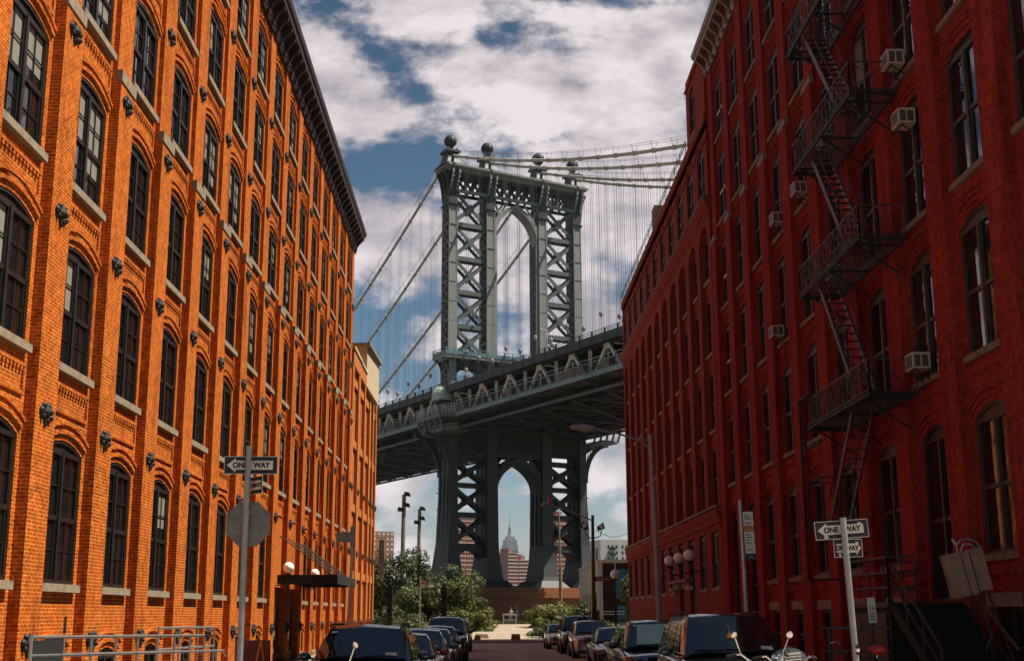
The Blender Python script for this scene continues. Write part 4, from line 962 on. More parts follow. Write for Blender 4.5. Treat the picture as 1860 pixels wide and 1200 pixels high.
    b = MB(); b.prism([(-1.45, 0), (1.45, 0)]+[(1.45*math.cos(math.pi*i/8), 2.2*math.sin(math.pi*i/8)) for i in range(1, 8)], lambda x, y: BC(4.0, -18.3+x, 38.9+y), lambda x, y: BC(4.1, -18.3+x, 38.9+y)); bb(b, 4.0, 6.9, -20.2, -16.4, 38.4, 38.9); b.build("hood_base", 'steelD', hd)
    # --- street lamps on the roadway
    for u in (13.0, 43.0, 63.0):
        b = MB(); b.tube([BC(u, -17.2, 36.3), BC(u, -17.2, 39.0)], .08, 6); b.tube([BC(u, -17.2, 39.0), BC(u-.4, -17.5, 39.3), BC(u-1.0, -18.3, 39.4)], .06, 6); b.lathe(BC(u-1.0, -18.3, 39.32), [(.05, 0), (.28, .05), (.1, .2)], 8)
        b.build("walkway_lamp", 'cream', root)
    for u, z in ((28, 44.5), (66, 46), (-8, 44.5)):
        b = MB(); b.tube([BC(u, -9.5, 41), BC(u, -9.5, z+4.5), BC(u-1.6, -9.5, z+5)], .08, 6); b.lathe(BC(u-1.8, -9.5, z+4.9), [(.1, 0), (.35, .06), (.1, .2)], 8); b.build("roadway_lamp", 'cream', root)
    # --- masonry pier
    b = MB()
    b.hexa([BC(u, v, -2.5) for u, v in ((-8, -20), (8, -20), (8, 20), (-8, 20))]+[BC(u, v, 2.9) for u, v in ((-7.4, -19), (7.4, -19), (7.4, 19), (-7.4, 19))]); bb(b, -7.9, 7.9, -19.6, 19.6, 2.9, 4.0); bb(b, -6.8, 6.8, -18.4, 18.4, 4.0, 4.8)
    b.build("masonry_pier", 'pier', root)
    b = MB()
    for v in VL: b.hexa([BC(u*5.2, v+s_*3.3, 4.8) for u, s_ in ((-1, -1), (1, -1), (1, 1), (-1, 1))]+[BC(u*3.8, v+s_*2.2, 6.2) for u, s_ in ((-1, -1), (1, -1), (1, 1), (-1, 1))])
    b.build("leg_footing", 'steelD', root)
bridge()

# ------------------------------------------------------------------ far buildings
def windows_grid(parent, mat, x0, x1, y, z0, z1, nx, nz, fw_=.55, fh=.5, out=.06):
    b = MB()
    for i in range(nx):
        for k in range(nz):
            cx = x0+(x1-x0)*(i+.5)/nx; cz = z0+(z1-z0)*(k+.5)/nz; a = (x1-x0)/nx*fw_/2; h = (z1-z0)/nz*fh/2
            b.box(cx-a, cx+a, y-out, y, cz-h, cz+h)
    o = b.build("window_grid", mat, parent); o['kind'] = 'stuff'; return o
def block(name, label, cat, x0, x1, y0, y1, z1, mat, nx, nz, band=None, wm='glass', group=None, fw_=.5, fh=.45):
    r_ = thing(name, label, cat, ((x0+x1)/2, y0, -3), group); b = MB(); b.box(x0, x1, y0, y1, -3, z1); b.box(x0+(x1-x0)*.3, x0+(x1-x0)*.6, y0+3, y1-3, z1, z1+3); b.build("wall", mat, r_)
    if band:
        b = MB()
        for k in range(nz): z = (z1)*(k+1)/nz; b.box(x0-.15, x1+.15, y0-.25, y0, z-.35, z)
        b.build("floor_band", band, r_)
    windows_grid(r_, wm, x0, x1, y0, 0, z1, nx, nz, fw_, fh); r_.rotation_euler.z = .42; return r_
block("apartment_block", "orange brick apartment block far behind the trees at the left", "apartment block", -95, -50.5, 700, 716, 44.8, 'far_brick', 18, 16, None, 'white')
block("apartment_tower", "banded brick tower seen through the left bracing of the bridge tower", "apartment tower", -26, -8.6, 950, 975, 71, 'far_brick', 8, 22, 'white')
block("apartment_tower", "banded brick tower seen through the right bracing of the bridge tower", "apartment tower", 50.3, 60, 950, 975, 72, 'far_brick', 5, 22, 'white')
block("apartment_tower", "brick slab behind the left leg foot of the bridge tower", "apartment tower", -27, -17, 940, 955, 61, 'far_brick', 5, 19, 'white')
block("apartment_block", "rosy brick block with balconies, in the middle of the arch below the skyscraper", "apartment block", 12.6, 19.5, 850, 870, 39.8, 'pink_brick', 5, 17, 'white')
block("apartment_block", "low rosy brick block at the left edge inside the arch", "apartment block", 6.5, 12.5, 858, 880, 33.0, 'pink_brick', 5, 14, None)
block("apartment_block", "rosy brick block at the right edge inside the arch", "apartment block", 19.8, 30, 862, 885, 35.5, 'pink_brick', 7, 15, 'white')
block("apartment_block", "small grey office block peeping over the rosy blocks at the right of the arch", "office block", 24.5, 29, 1100, 1120, 50, 'stone', 4, 14)
def balcony_block():
    r_ = thing("apartment_tower", "white apartment tower with curved dark balconies beyond the glass fronted building", "apartment tower", (65, 600, -3))
    b = MB(); b.box(52, 110, 600, 620, -3, 33.8); b.build("wall", 'white', r_)
    b = MB(); b.box(51.9, 51.99, 604, 607, 4, 30); b.build("stair_window", 'steelD', r_)
    windows_grid(r_, 'glass', 62, 68, 600, 10, 32, 3, 8, .45, .5); windows_grid(r_, 'glass', 55, 61, 600, 10, 32, 3, 8, .5, .5); windows_grid(r_, 'glass', 69, 76, 600, 10, 32, 3, 8, .5, .5)
    b = MB()
    for xc in (58, 72):
        for k in range(8): b.lathe((xc, 600, 10+2.75*k), [(1.6, 0), (1.6, .25), (1.5, .25), (1.5, 1.0)], 10)
    b.build("balcony", 'iron', r_)
    r_.rotation_euler.z = .25
    block("low_house", "low orange brick roof between the lamp posts beyond the white building", "house", 44, 52, 590, 600, 15, 'far_brick', 3, 4)
balcony_block()
def skyscraper():
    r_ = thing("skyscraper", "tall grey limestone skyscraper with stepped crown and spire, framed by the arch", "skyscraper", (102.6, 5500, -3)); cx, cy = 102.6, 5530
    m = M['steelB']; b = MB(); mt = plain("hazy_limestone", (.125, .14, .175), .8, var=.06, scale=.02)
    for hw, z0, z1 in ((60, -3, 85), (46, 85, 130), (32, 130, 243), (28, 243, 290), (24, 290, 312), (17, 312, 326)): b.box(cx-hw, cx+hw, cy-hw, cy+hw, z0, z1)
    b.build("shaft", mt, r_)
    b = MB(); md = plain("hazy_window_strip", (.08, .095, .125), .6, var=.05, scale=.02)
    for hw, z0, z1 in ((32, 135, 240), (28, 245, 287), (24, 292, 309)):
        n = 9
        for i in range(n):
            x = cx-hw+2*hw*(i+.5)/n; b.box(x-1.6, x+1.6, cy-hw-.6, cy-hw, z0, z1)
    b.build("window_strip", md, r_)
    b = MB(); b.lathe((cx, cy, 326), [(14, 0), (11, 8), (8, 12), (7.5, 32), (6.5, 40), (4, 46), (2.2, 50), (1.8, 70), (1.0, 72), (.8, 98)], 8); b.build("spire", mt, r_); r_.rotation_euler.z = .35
skyscraper()

# ------------------------------------------------------------------ white and glass building at the street end
def glass_building():
    r_ = thing("glass_fronted_building", "grey white building with a tall glass front at the street end", "building", (20, 145, -2.1)); x0, x1, y0, y1, zt = 12.45, 32, 145, 176, 5.6
    b = MB(); b.box(x0, x0+.35, y0, y1, -2.2, zt); b.box(x0+.35, x1, y0+6, y1, -2.2, zt-.02); b.box(x0-.1, x1, y0-.6, y1+.1, zt, zt+.35); b.build("wall", 'beige', r_)
    b = MB(); b.q((x0+.35, y0+.3, -2.1), (x1, y0+.3, -2.1), (x1, y0+.3, zt), (x0+.35, y0+.3, zt)); b.build("glazing", 'glass', r_)
    b = MB(); b.box(x0+2.0, x0+3.6, y0+.2, y0+.28, 1.6, 4.9); b.box(x0+2.1, x0+3.5, y0+.2, y0+.28, -1.0, .9); b.build("blue_panel", plain("blue_film", (.02, .12, .20), .3, var=.1), r_)
    b = MB()
    for x in (.4, 1.9, 3.7, 5.6, 7.6): b.box(x0+x-.05, x0+x+.05, y0+.1, y0+.3, -2.1, zt)
    for z in (.9, 1.2): b.box(x0+.35, x1, y0+.12, y0+.26, -1.0+z, -1.0+z+.08)
    b.box(x0+3.05, x0+5.25, y0+.08, y0+.25, -.25, -.1); b.build("mullion", 'white', r_)
    b = MB()
    for y in (148, 151, 154, 157, 161, 165, 169):
        for z0, z1 in ((-1.6, .2), (.5, 2.3)): b.box(x0-.02, x0+.02, y, y+1.0, z0, z1)
    b.build("slot_window", 'glass', r_)
glass_building()

# ------------------------------------------------------------------ vegetation
def leaf_clumps(b, c, rad, n, size, seed, squash=.8, clumps=14, up_=.25):
    r_ = random.Random(seed); n = int(n*2.1); size *= .95; clumps = int(clumps*1.5); c = Vector(c); cs = []
    for i in range(clumps):
        d = Vector((r_.gauss(0, 1), r_.gauss(0, 1), r_.gauss(0, 1))).normalized(); f = r_.uniform(.35, 1.0)
        cs.append((c+Vector((d.x*rad[0]*f, d.y*rad[1]*f, d.z*rad[2]*f)), r_.uniform(.22, .45)))
    for i in range(n):
        cc, s_ = r_.choice(cs); d = Vector((r_.gauss(0, 1), r_.gauss(0, 1), r_.gauss(0, 1))).normalized()
        p = cc+Vector((d.x*rad[0], d.y*rad[1], d.z*rad[2]*squash))*s_*r_.uniform(.7, 1.08)
        nrm = (d+Vector((r_.uniform(-.7, .7), r_.uniform(-.7, .7), r_.uniform(-.3, .9)))).normalized(); a = nrm.orthogonal().normalized(); a.rotate(Matrix.Rotation(r_.uniform(0, 6.28), 3, nrm)); e = nrm.cross(a); s2 = size*r_.uniform(.6, 1.25)
        b.q(p-a*s2-e*s2*.55*.2, p-a*s2*.1+e*s2*.5, p+a*s2, p-a*s2*.1-e*s2*.5)
def tree(name, label, cat, loc, crown_c, rad, n, size, mat, seed, trunk=.18, clumps=16, group=None):
    t = thing(name, label, cat, loc, group); b = MB(); r_ = random.Random(seed+1)
    x, y, z = loc; cx, cy, cz = crown_c
    b.tube([(x, y, z), (x+.1, y, (z+cz)/2), (cx, cy, cz)], [trunk, trunk*.75, trunk*.35], 7)
    for i in range(7):
        a = r_.uniform(0, 6.28); b.tube([(x, y, z+(cz-z)*r_.uniform(.4, .8)), (cx+rad[0]*.6*math.cos(a), cy+rad[1]*.6*math.sin(a), cz+rad[2]*r_.uniform(-.2, .7))], [trunk*.4, trunk*.1], 5)
    b.build("trunk", 'bark', t); b = MB(); leaf_clumps(b, crown_c, rad, n, size, seed, clumps=clumps); b.build("crown", mat, t); return t
tree("broadleaf_tree", "tall dark tree at the left, behind the two floodlight poles", "tree", (-9.6, 122, -2.1), (-9.6, 122, 1.9), (3.4, 3, 4.0), 5200, .17, 'leafD', 11, clumps=22)
tree("broadleaf_tree", "dark narrow tree between the two floodlight poles", "tree", (-6.9, 128, -2.1), (-6.9, 128, 2.9), (1.5, 1.6, 3.6), 2600, .17, 'leafD', 12, clumps=14)
tree("broadleaf_tree", "full green tree in front of the left foot of the bridge tower", "tree", (-3.7, 114, -2.1), (-3.5, 114, .9), (3.1, 3, 3.2), 6000, .16, 'leafM', 13, clumps=24)
tree("broadleaf_tree", "lower leafy shoulder of green tree, sloping down towards the path", "tree", (-1.8, 117, -2.1), (-1.8, 117, -.3), (2.0, 2, 2.0), 2600, .15, 'leafM', 14, .1, clumps=14)
tree("broadleaf_tree", "bushy green tree between the black pylons, left of the full green tree", "tree", (-6.0, 112, -2.1), (-6.0, 112, .2), (2.6, 2.2, 2.3), 4200, .15, 'leafM', 31, .12, clumps=18)
tree("shrub", "dark shrub under the tall tree at the end of the annex", "shrub", (-8.2, 109, -2.1), (-8.2, 109, -.9), (2.6, 2, 1.5), 2400, .13, 'leafM', 15, .06)
tree("shrub", "light green shrub beside the left end of the path", "shrub", (-2.6, 106, -2.1), (-2.6, 106, -1.1), (1.9, 1.6, 1.25), 2400, .12, 'leafY', 16, .06)
tree("shrub", "light flowering shrub left of the path near the white barrier", "shrub", (-1.0, 116, -2.1), (-1.0, 116, -.6), (1.7, 2, 1.5), 2400, .13, 'leafY', 17, .06)
tree("shrub", "dim shrub at the left kerb behind the pylons", "shrub", (-5.6, 104, -2.1), (-5.6, 104, -1.2), (2.2, 1.5, 1.2), 1800, .12, 'leafM', 18, .06)
tree("shrub", "feathery pale bush right of the path, widest of the right group", "shrub", (5.9, 122, -2.1), (5.9, 122, -.3), (2.5, 2, 1.7), 3400, .16, 'leafY', 19, .06, clumps=20)
tree("shrub", "dark round bush against the white building", "shrub", (8.2, 124, -2.1), (8.2, 124, -.5), (1.8, 1.8, 1.6), 2400, .15, 'leafD', 20, .06)
tree("shrub", "bright broad leaved bush at the front of the right group", "shrub", (5.2, 108, -2.1), (5.2, 108, -.8), (1.4, 1.3, 1.15), 2200, .13, 'leafY', 21, .06)
tree("shrub", "low dark tuft at the right edge of the path", "shrub", (4.4, 104, -2.1), (4.4, 104, -1.4), (1.1, 1, .8), 1400, .10, 'leafM', 22, .05)
tree("shrub", "low shrub at the right kerb behind the small car", "shrub", (6.6, 105, -2.1), (6.4, 105, -1.2), (1.4, 1, .9), 1400, .11, 'leafM', 23, .05)
tree("broadleaf_tree", "slender leafy street tree in front of the glass fronted building", "tree", (12.0, 112, -2.1), (12.2, 112, 1.4), (.8, 1.2, 2.4), 1500, .15, 'leafY', 24, .07, clumps=14)
tree("shrub", "planted yellow green shrub at the corner of the dark brick factory", "shrub", (9.6, 107, -2.1), (9.8, 107, -1.3), (1.9, 1, .9), 1900, .11, 'leafY', 25, .05)
b = MB(); r4 = random.Random(9)
for i in range(5200):
    x = r4.uniform(-16, 14); y = r4.uniform(129, 200); h = r4.uniform(.15, .5); z = -1.12; a = r4.uniform(0, 3.14); dx_, dy_ = .12*math.cos(a), .12*math.sin(a)
    b.q((x-dx_, y-dy_, z), (x+dx_, y+dy_, z), (x+dx_*.2+r4.uniform(-.1, .1), y+dy_*.2, z+h))
tag(b.build("ground_cover", 'leafM'), "rough green ground cover beyond the path", None, None, 'stuff')

# ------------------------------------------------------------------ street signs
def text(body, size, mat, parent, M4, name="lettering", bold=.0, sx=1.0):
    c = bpy.data.curves.new(name, 'FONT'); c.body = body; c.size = size; c.align_x = 'CENTER'; c.align_y = 'CENTER'; c.extrude = .0008; c.offset = bold
    o = bpy.data.objects.new(name, c); COL.objects.link(o); bpy.context.view_layer.update()
    me = bpy.data.meshes.new_from_object(o.evaluated_get(bpy.context.evaluated_depsgraph_get())); bpy.data.objects.remove(o); me.materials.clear(); me.materials.append(M[mat])
    o = bpy.data.objects.new(name, me); COL.objects.link(o); o.parent = parent; o.matrix_basis = M4 @ Matrix.Diagonal((sx, 1, 1, 1)); return o
def plate_frame(pos, yaw_, tilt=0.0):
    """frame of a plate that faces the viewer: x right, y up, z out of its face"""
    Rz = Matrix.Rotation(yaw_, 4, 'Z'); Ry = Matrix.Rotation(tilt, 4, 'Y')
    base = Matrix(((1, 0, 0, 0), (0, 0, -1, 0), (0, 1, 0, 0), (0, 0, 0, 1)))
    return Matrix.Translation(pos) @ Rz @ Ry @ base
def one_way(parent, pos, w_, h, yaw_, direction, tilt=0.0, stickers=False, name="one_way_sign"):
    F4 = plate_frame(pos, yaw_, tilt); T = lambda x, y, z: tuple(F4 @ Vector((x, y, z)))
    b = MB(); b.box(-w_/2, w_/2, -h/2, h/2, -.004, 0, T=T); pl = b.build(name, 'white', parent, off=(0, 0, 0))
    b = MB(); m = h*.035; b.box(-w_/2+m, w_/2-m, -h/2+m, h/2-m, .0005, .002, T=T); b.build("sign_face", 'black', pl, off=(0, 0, 0))
    b = MB(); s_ = direction; ah = h*.40; ax = w_*.45; hl = w_*.17
    b.prism([(s_*ax, 0), (s_*(ax-hl), ah), (s_*(ax-hl), -ah)], lambda x, y: T(x, y, .003), lambda x, y: T(x, y, .0042))
    b.box(min(s_*(ax-hl), -s_*w_*.41), max(s_*(ax-hl), -s_*w_*.41), -h*.25, h*.25, .0028, .0041, T=T); b.build("arrow", 'white', pl, off=(0, 0, 0))
    for tx, cx in (("ONE", -w_*.20 if s_ < 0 else -w_*.23), ("WAY", w_*.20 if s_ < 0 else w_*.13)):
        text(tx, h*(.42 if w_ > .6 else .34), 'black', pl, F4 @ Matrix.Translation((cx, -.002, .0046)), bold=.0065*h/.3, sx=.92)
    if stickers:
        b = MB(); b.box(-w_*.34, -w_*.26, -h*.46, -h*.30, .0048, .006, T=T); b.build("sticker", 'white', pl, off=(0, 0, 0)); b = MB(); b.box(w_*.30, w_*.37, h*.2, h*.33, .0048, .006, T=T); b.build("sticker", 'white', pl, off=(0, 0, 0))
    return pl
def sign_posts():
    y = 21.5; g = ground(y)+ZW
    t = thing("street_sign_post", "grey pole with a one way arrow and the bare back of a stop sign", "sign post", (-4.09, y, g))
    del t['_o']
    b = MB(); b.tube([(0, 0, 0), (0, 0, 1.9-g), (.01, 0, 2.78-g)], [.052, .052, .048], 10); b.lathe((.01, 0, 2.78-g), [(.055, -.02), (.055, .03)], 10); b.build("pole", 'pole', t)
    one_way(t, (.035, .075, 2.49-g), .91, .305, R(2), -1)
    one_way(t, (.14, .0, 2.14-g), .46, .30, R(-50), -1)
    b = MB(); a = .405
    P = [(a*math.cos(R(22.5+45*i)), a*math.sin(R(22.5+45*i))) for i in range(8)]; zz = 1.50-g
    b.prism(P, lambda x, z: (x+.03, .085, zz+z), lambda x, z: (x+.03, .089, zz+z)); b.mi = 1
    for z in (-.2, .2): b.box(-.06, .07, .05, .085, zz+z-.02, zz+z+.02)
    b.build("stop_sign_back", ['stopb', 'galv'], t)
    y = 21.0; g = ground(y)+ZW
    t = thing("street_sign_post", "leaning grey pole with two one way arrows pointing opposite ways", "sign post", (5.99, y, g)); del t['_o']
    b = MB(); b.tube([(0, 0, 0), (-.11, 0, 1.54-g)], .052, 10); b.mi = 1; b.lathe((-.025, 0, 1.07), [(.056, 0), (.056, .16)], 10); b.mi = 2; b.lathe((-.025, 0, 1.11), [(.058, 0), (.058, .05)], 10); b.build("pole", ['pole', 'black', 'white'], t)
    one_way(t, (-.12, .075, 1.35-g), .91, .30, R(3), -1, tilt=R(-4), stickers=True)
    one_way(t, (-.03, .075, 1.045-g), .47, .30, R(-3), 1, tilt=R(-1), stickers=True)
    y = 29; g = ground(y)+ZW
    t = thing("parking_sign_post", "grey post with a tall narrow white and tan parking sign", "sign post", (5.84, y, g)); del t['_o']
    b = MB(); b.tube([(0, 0, 0), (-.07, 0, 2.54-g)], .048, 8)
    for i in range(9): b.lathe((-.02, 0, .9+i*.35), [(.05, 0), (.056, .02), (.05, .04)], 6)
    b.build("pole", 'galv', t)
    F4 = plate_frame((.10, -.06, 1.79-g), R(8), R(-2)); T = lambda x, y_, z: tuple(F4 @ Vector((x, y_, z)))
    b = MB(); b.box(-.12, .12, -.47, .47, -.004, 0, T=T); pl = b.build("sign_plate", 'white', t)
    b = MB(); b.box(-.118, .118, .02, .16, .001, .002, T=T); b.build("tan_band", plain("tan_band", (.40, .16, .03), .5), pl)
    b = MB()
    for y_, x0, x1 in ((.40, -.09, 0), (.355, -.09, .05), (.31, -.09, .06), (.215, -.06, .07), (-.05, -.09, .02), (-.11, -.09, .06), (-.17, -.09, .0), (-.23, -.09, .05), (-.39, -.06, .07)): b.box(x0, x1, y_-.010, y_+.010, .001, .002, T=T)
    b.box(-.118, .118, -.62, -.478, -.004, 0, T=T); b.build("print", 'black', pl)
    text("BUS", .05, 'white', pl, F4 @ Matrix.Translation((0, -.55, .003)))
    y = 31; g = ground(y)+ZW
    t = thing("parking_sign_post", "thin leaning grey post on the left pavement, its sign seen edge on", "sign post", (-3.4, y, g)); del t['_o']
    b = MB(); b.tube([(0, 0, 0), (.12, 0, 2.1-g)], .038, 8); b.build("pole", 'galv', t); b = MB(); b.box(-.28, .10, -.05, -.04, 1.70-g, 1.95-g); b.box(.05, .16, -.06, -.045, 1.6-g, 2.08-g); b.build("sign_plate", 'stopb', t)
    y = 98; g = ground(y)+ZW
    t = thing("no_parking_sign", "small white and red plate on a thin post at the far left kerb", "sign post", (-5.2, y, g)); del t['_o']
    b = MB(); b.tube([(0, 0, 0), (0, 0, 2.85-g)], .05, 6); b.build("pole", 'pole', t); b = MB(); b.box(.02, .36, -.07, -.05, 1.95-g, 2.45-g); b.mi = 1; b.box(.07, .31, -.075, -.07, 2.25-g, 2.36-g); b.build("sign_plate", ['white', 'red'], t)
    t = thing("notice_sign", "small white house number notice hanging at the corner of the right stoop", "notice", (7.76, 26, -.25)); del t['_o']
    F4 = plate_frame((0, 0, .3), R(5), R(-3)); T = lambda x, y_, z: tuple(F4 @ Vector((x, y_, z)))
    b = MB(); b.box(-.085, .085, -.25, .25, -.004, 0, T=T); pl = b.build("sign_plate", 'white', t)
    b = MB()
    for i in range(5): b.box(-.06, .06, -.20+i*.035, -.183+i*.035, .001, .002, T=T)
    b.build("print", 'black', pl); text("36", .13, 'black', pl, F4 @ Matrix.Translation((.0, .03, .002)))
    b = MB(); b.bar((0, .02, .3), (.25, .02, .25), .02, .02); b.tube([(0, .03, -1.35), (0, .03, .05)], .02, 6); b.build("bracket", 'iron', t)
sign_posts()

# ------------------------------------------------------------------ lamps and poles
def lamps():
    y = 43.6; g = ground(y)+ZW
    t = thing("street_lamp", "tall grey street lamp with one long arm over the road, before the dark brick factory", "street lamp", (5.80, y, g)); del t['_o']; x0 = 5.80
    b = MB(); b.tube([(0, 0, 0), (0, 0, .4), (-.06, 0, 3.6), (-.17, 0, 5.98-g)], [.14, .12, .10, .075], 10); b.lathe((0, 0, 0), [(.2, 0), (.2, .1), (.14, .5)], 10); b.lathe((-.17, 0, 5.95-g), [(.09, 0), (.09, .1), (.02, .15)], 8); b.build("pole", 'pole', t)
    b = MB(); b.tube([(-.15, 0, 5.55-g), (-.5, 0, 5.86-g), (-1.3, 0, 6.12-g), (-2.1, 0, 6.27-g)], .035, 8); b.tube([(-.15, 0, 5.85-g), (-.6, 0, 5.95-g)], .02, 6); b.build("arm", 'pole', t)
    b = MB(); b.lathe((-2.05, 0, 6.26-g), [(.04, 0), (.13, .12), (.15, .45), (.09, .8), (.02, .92)], 10, (-1, 0, .10)); b.build("lamp_head", 'pole', t)
    y = 70; g = ground(y)+ZW
    t = thing("street_lamp", "dark street lamp with two floodlights on a curved bracket and a street name board", "street lamp", (5.72, y, g)); del t['_o']
    b = MB(); b.tube([(0, 0, 0), (0, 0, 3), (.02, 0, 5.3-g)], [.15, .11, .08], 8); b.build("pole", 'poleB', t)
    b = MB(); b.tube([(0, 0, 5.0-g), (-.8, 0, 5.35-g), (-1.8, 0, 5.72-g), (-2.4, 0, 5.86-g)], .04, 6); b.build("arm", 'pole', t)
    b = MB(); b.lathe((-2.3, 0, 5.84-g), [(.04, 0), (.12, .1), (.13, .4), (.02, .6)], 8, (-1, 0, .05)); hd = b.build("lamp_head", 'pole', t); b = MB(); b.lathe((-2.35, 0, 5.95-g), [(.10, 0), (.02, .45)], 6); b.build("red_cone", 'red', hd)
    b = MB(); b.tube([(-.42, 0, 4.62-g), (-.38, 0, 4.28-g), (-.15, 0, 4.06-g), (.15, 0, 4.06-g), (.42, 0, 4.15-g), (.50, 0, 4.48-g)], .03, 6); b.build("bracket", 'poleB', t)
    for s_, x in ((-1, -.45), (1, .48)):
        b = MB(); P = [(-.20, -.10), (.18, -.22), (.22, .02), (-.12, .24)]; zz = 4.72-g-(.06 if s_ > 0 else 0)
        b.prism(P, lambda p, q_: (x+s_*p*-1*1.0, -.12, zz+q_), lambda p, q_: (x-s_*p, .14, zz+q_)); b.mi = 1; b.box(x-.1, x+.1, -.135, -.122, zz-.1, zz+.1); b.build("floodlight", ['iron', 'globe'], t)
    b = MB(); b.box(.06, .92, -.03, -.01, 1.72-g, 1.98-g); b.mi = 0; nb_ = b.build("street_name_board", 'board', t); text("Water St", .20, 'white', nb_, plate_frame((.49, -.032, 1.85-g), 0), sx=.85)
    b = MB(); b.box(.1, .3, -.1, .1, .9, 2.1); b.build("signal_box", 'board', t)
    t = thing("hanging_wire", "thin black wire sagging from the floodlight lamp to the dark brick factory", "wire", (5.9, 70, 4.0))
    b = MB(); P = []
    for i in range(13): f = i/12; P.append((5.9+5.3*f, 70+8*f, 4.5+4.6*f*f-1.9*f*(1-f)*1.6))
    b.tube(P, .014, 4); b.build("wire", 'iron', t)
    for x, y, z, lab in ((-8.42, 125, 11.5, "taller wooden floodlight pole with brown lamps at the left"), (-7.68, 140, 11.3, "shorter wooden floodlight pole, right of its taller twin")):
        t = thing("floodlight_pole", lab, "floodlight pole", (x, y, -2.15), "wooden floodlight poles"); b = MB(); b.tube([(x, y, -2.15), (x+.1, y, z)], [.26, .19], 8); b.build("pole", 'wood', t)
        for dx_, dz_ in ((.55, -.1), (-.45, -1.6), (.5, -1.15)):
            b = MB(); b.bar((x+.1, y, z+dz_), (x+.1+dx_, y, z+dz_+.1), .12, .12); b.hexa([(x+dx_*.6-.25, y-.2, z+dz_+.0), (x+dx_*.6+.45, y-.2, z+dz_-.1), (x+dx_*.6+.45, y+.2, z+dz_-.1), (x+dx_*.6-.25, y+.2, z+dz_), (x+dx_*.6-.2, y-.2, z+dz_+.4), (x+dx_*.6+.3, y-.2, z+dz_+.3), (x+dx_*.6+.3, y+.2, z+dz_+.3), (x+dx_*.6-.2, y+.2, z+dz_+.4)]); b.build("floodlight", 'ironR', t)
        b = MB(); b.box(x-.32, x+.34, y-.3, y+.3, 2.7, 3.1); b.build("cable_box", 'stoneD', t)
    t = thing("pedestrian_lamp", "slim pale post in front of the right tower leg of the bridge", "lamp post", (7.4, 132, -2.1)); b = MB(); b.tube([(7.4, 132, -2.1), (7.4, 132, 4.6)], [.2, .17], 6); b.tube([(7.4, 132, 4.6), (7.3, 132, 10.2)], .09, 6); b.build("pole", 'stoneD', t)
    for x, lab in ((-7.65, "black louvred pylon at the left end of the hedge"), (-3.45, "black louvred pylon in front of the full green tree")):
        t = thing("lamp_pylon", lab, "pylon", (x, 100, ground(100)), "black pylons by the far kerb"); z = ground(100); b = MB(); b.box(x-.2, x+.2, 99.8, 100.2, z, 1.3); b.box(x-.3, x+.3, 99.7, 100.3, 1.3, 1.45); b.box(x-.24, x+.24, 99.76, 100.24, 1.45, 2.05); b.box(x-.16, x+.16, 99.84, 100.16, 2.05, 2.2); b.build("column", 'iron', t)
        b = MB()
        for i in range(12): b.box(x-.23, x+.23, 99.77, 100.23, z+.3+i*.24, z+.36+i*.24)
        b.build("louvre", 'ironR', t)
    t = thing("hanging_banner", "pale grey banner hanging by the end of the orange annex", "banner", (-8.25, 98.2, 5.8)); b = MB(); b.box(-8.40, -7.98, 98.0, 98.03, 3.0, 5.6); b.mi = 1; b.box(-8.40, -7.98, 97.99, 98.0, 4.0, 4.6); b.build("cloth", ['pole', 'stone'], t); b = MB(); b.tube([(-8.6, 98.1, 5.7), (-7.9, 98.1, 5.7)], .03, 6); b.build("rod", 'iron', t)
    y = 101; t = thing("globe_lamp", "black post lamp with a white globe by the far corner of the factory", "street lamp", (9.95, y, ground(y))); b = MB(); b.tube([(9.95, y, ground(y)), (9.95, y, 2.6)], [.10, .06], 8); b.lathe((9.95, y, 2.5), [(.06, 0), (.17, .1), (.15, .2)], 8); b.build("pole", 'iron', t); b = MB(); b.ball((9.95, y, 3.03), .36, 14); b.build("glass_globe", 'globe', t, smooth=True)
lamps()

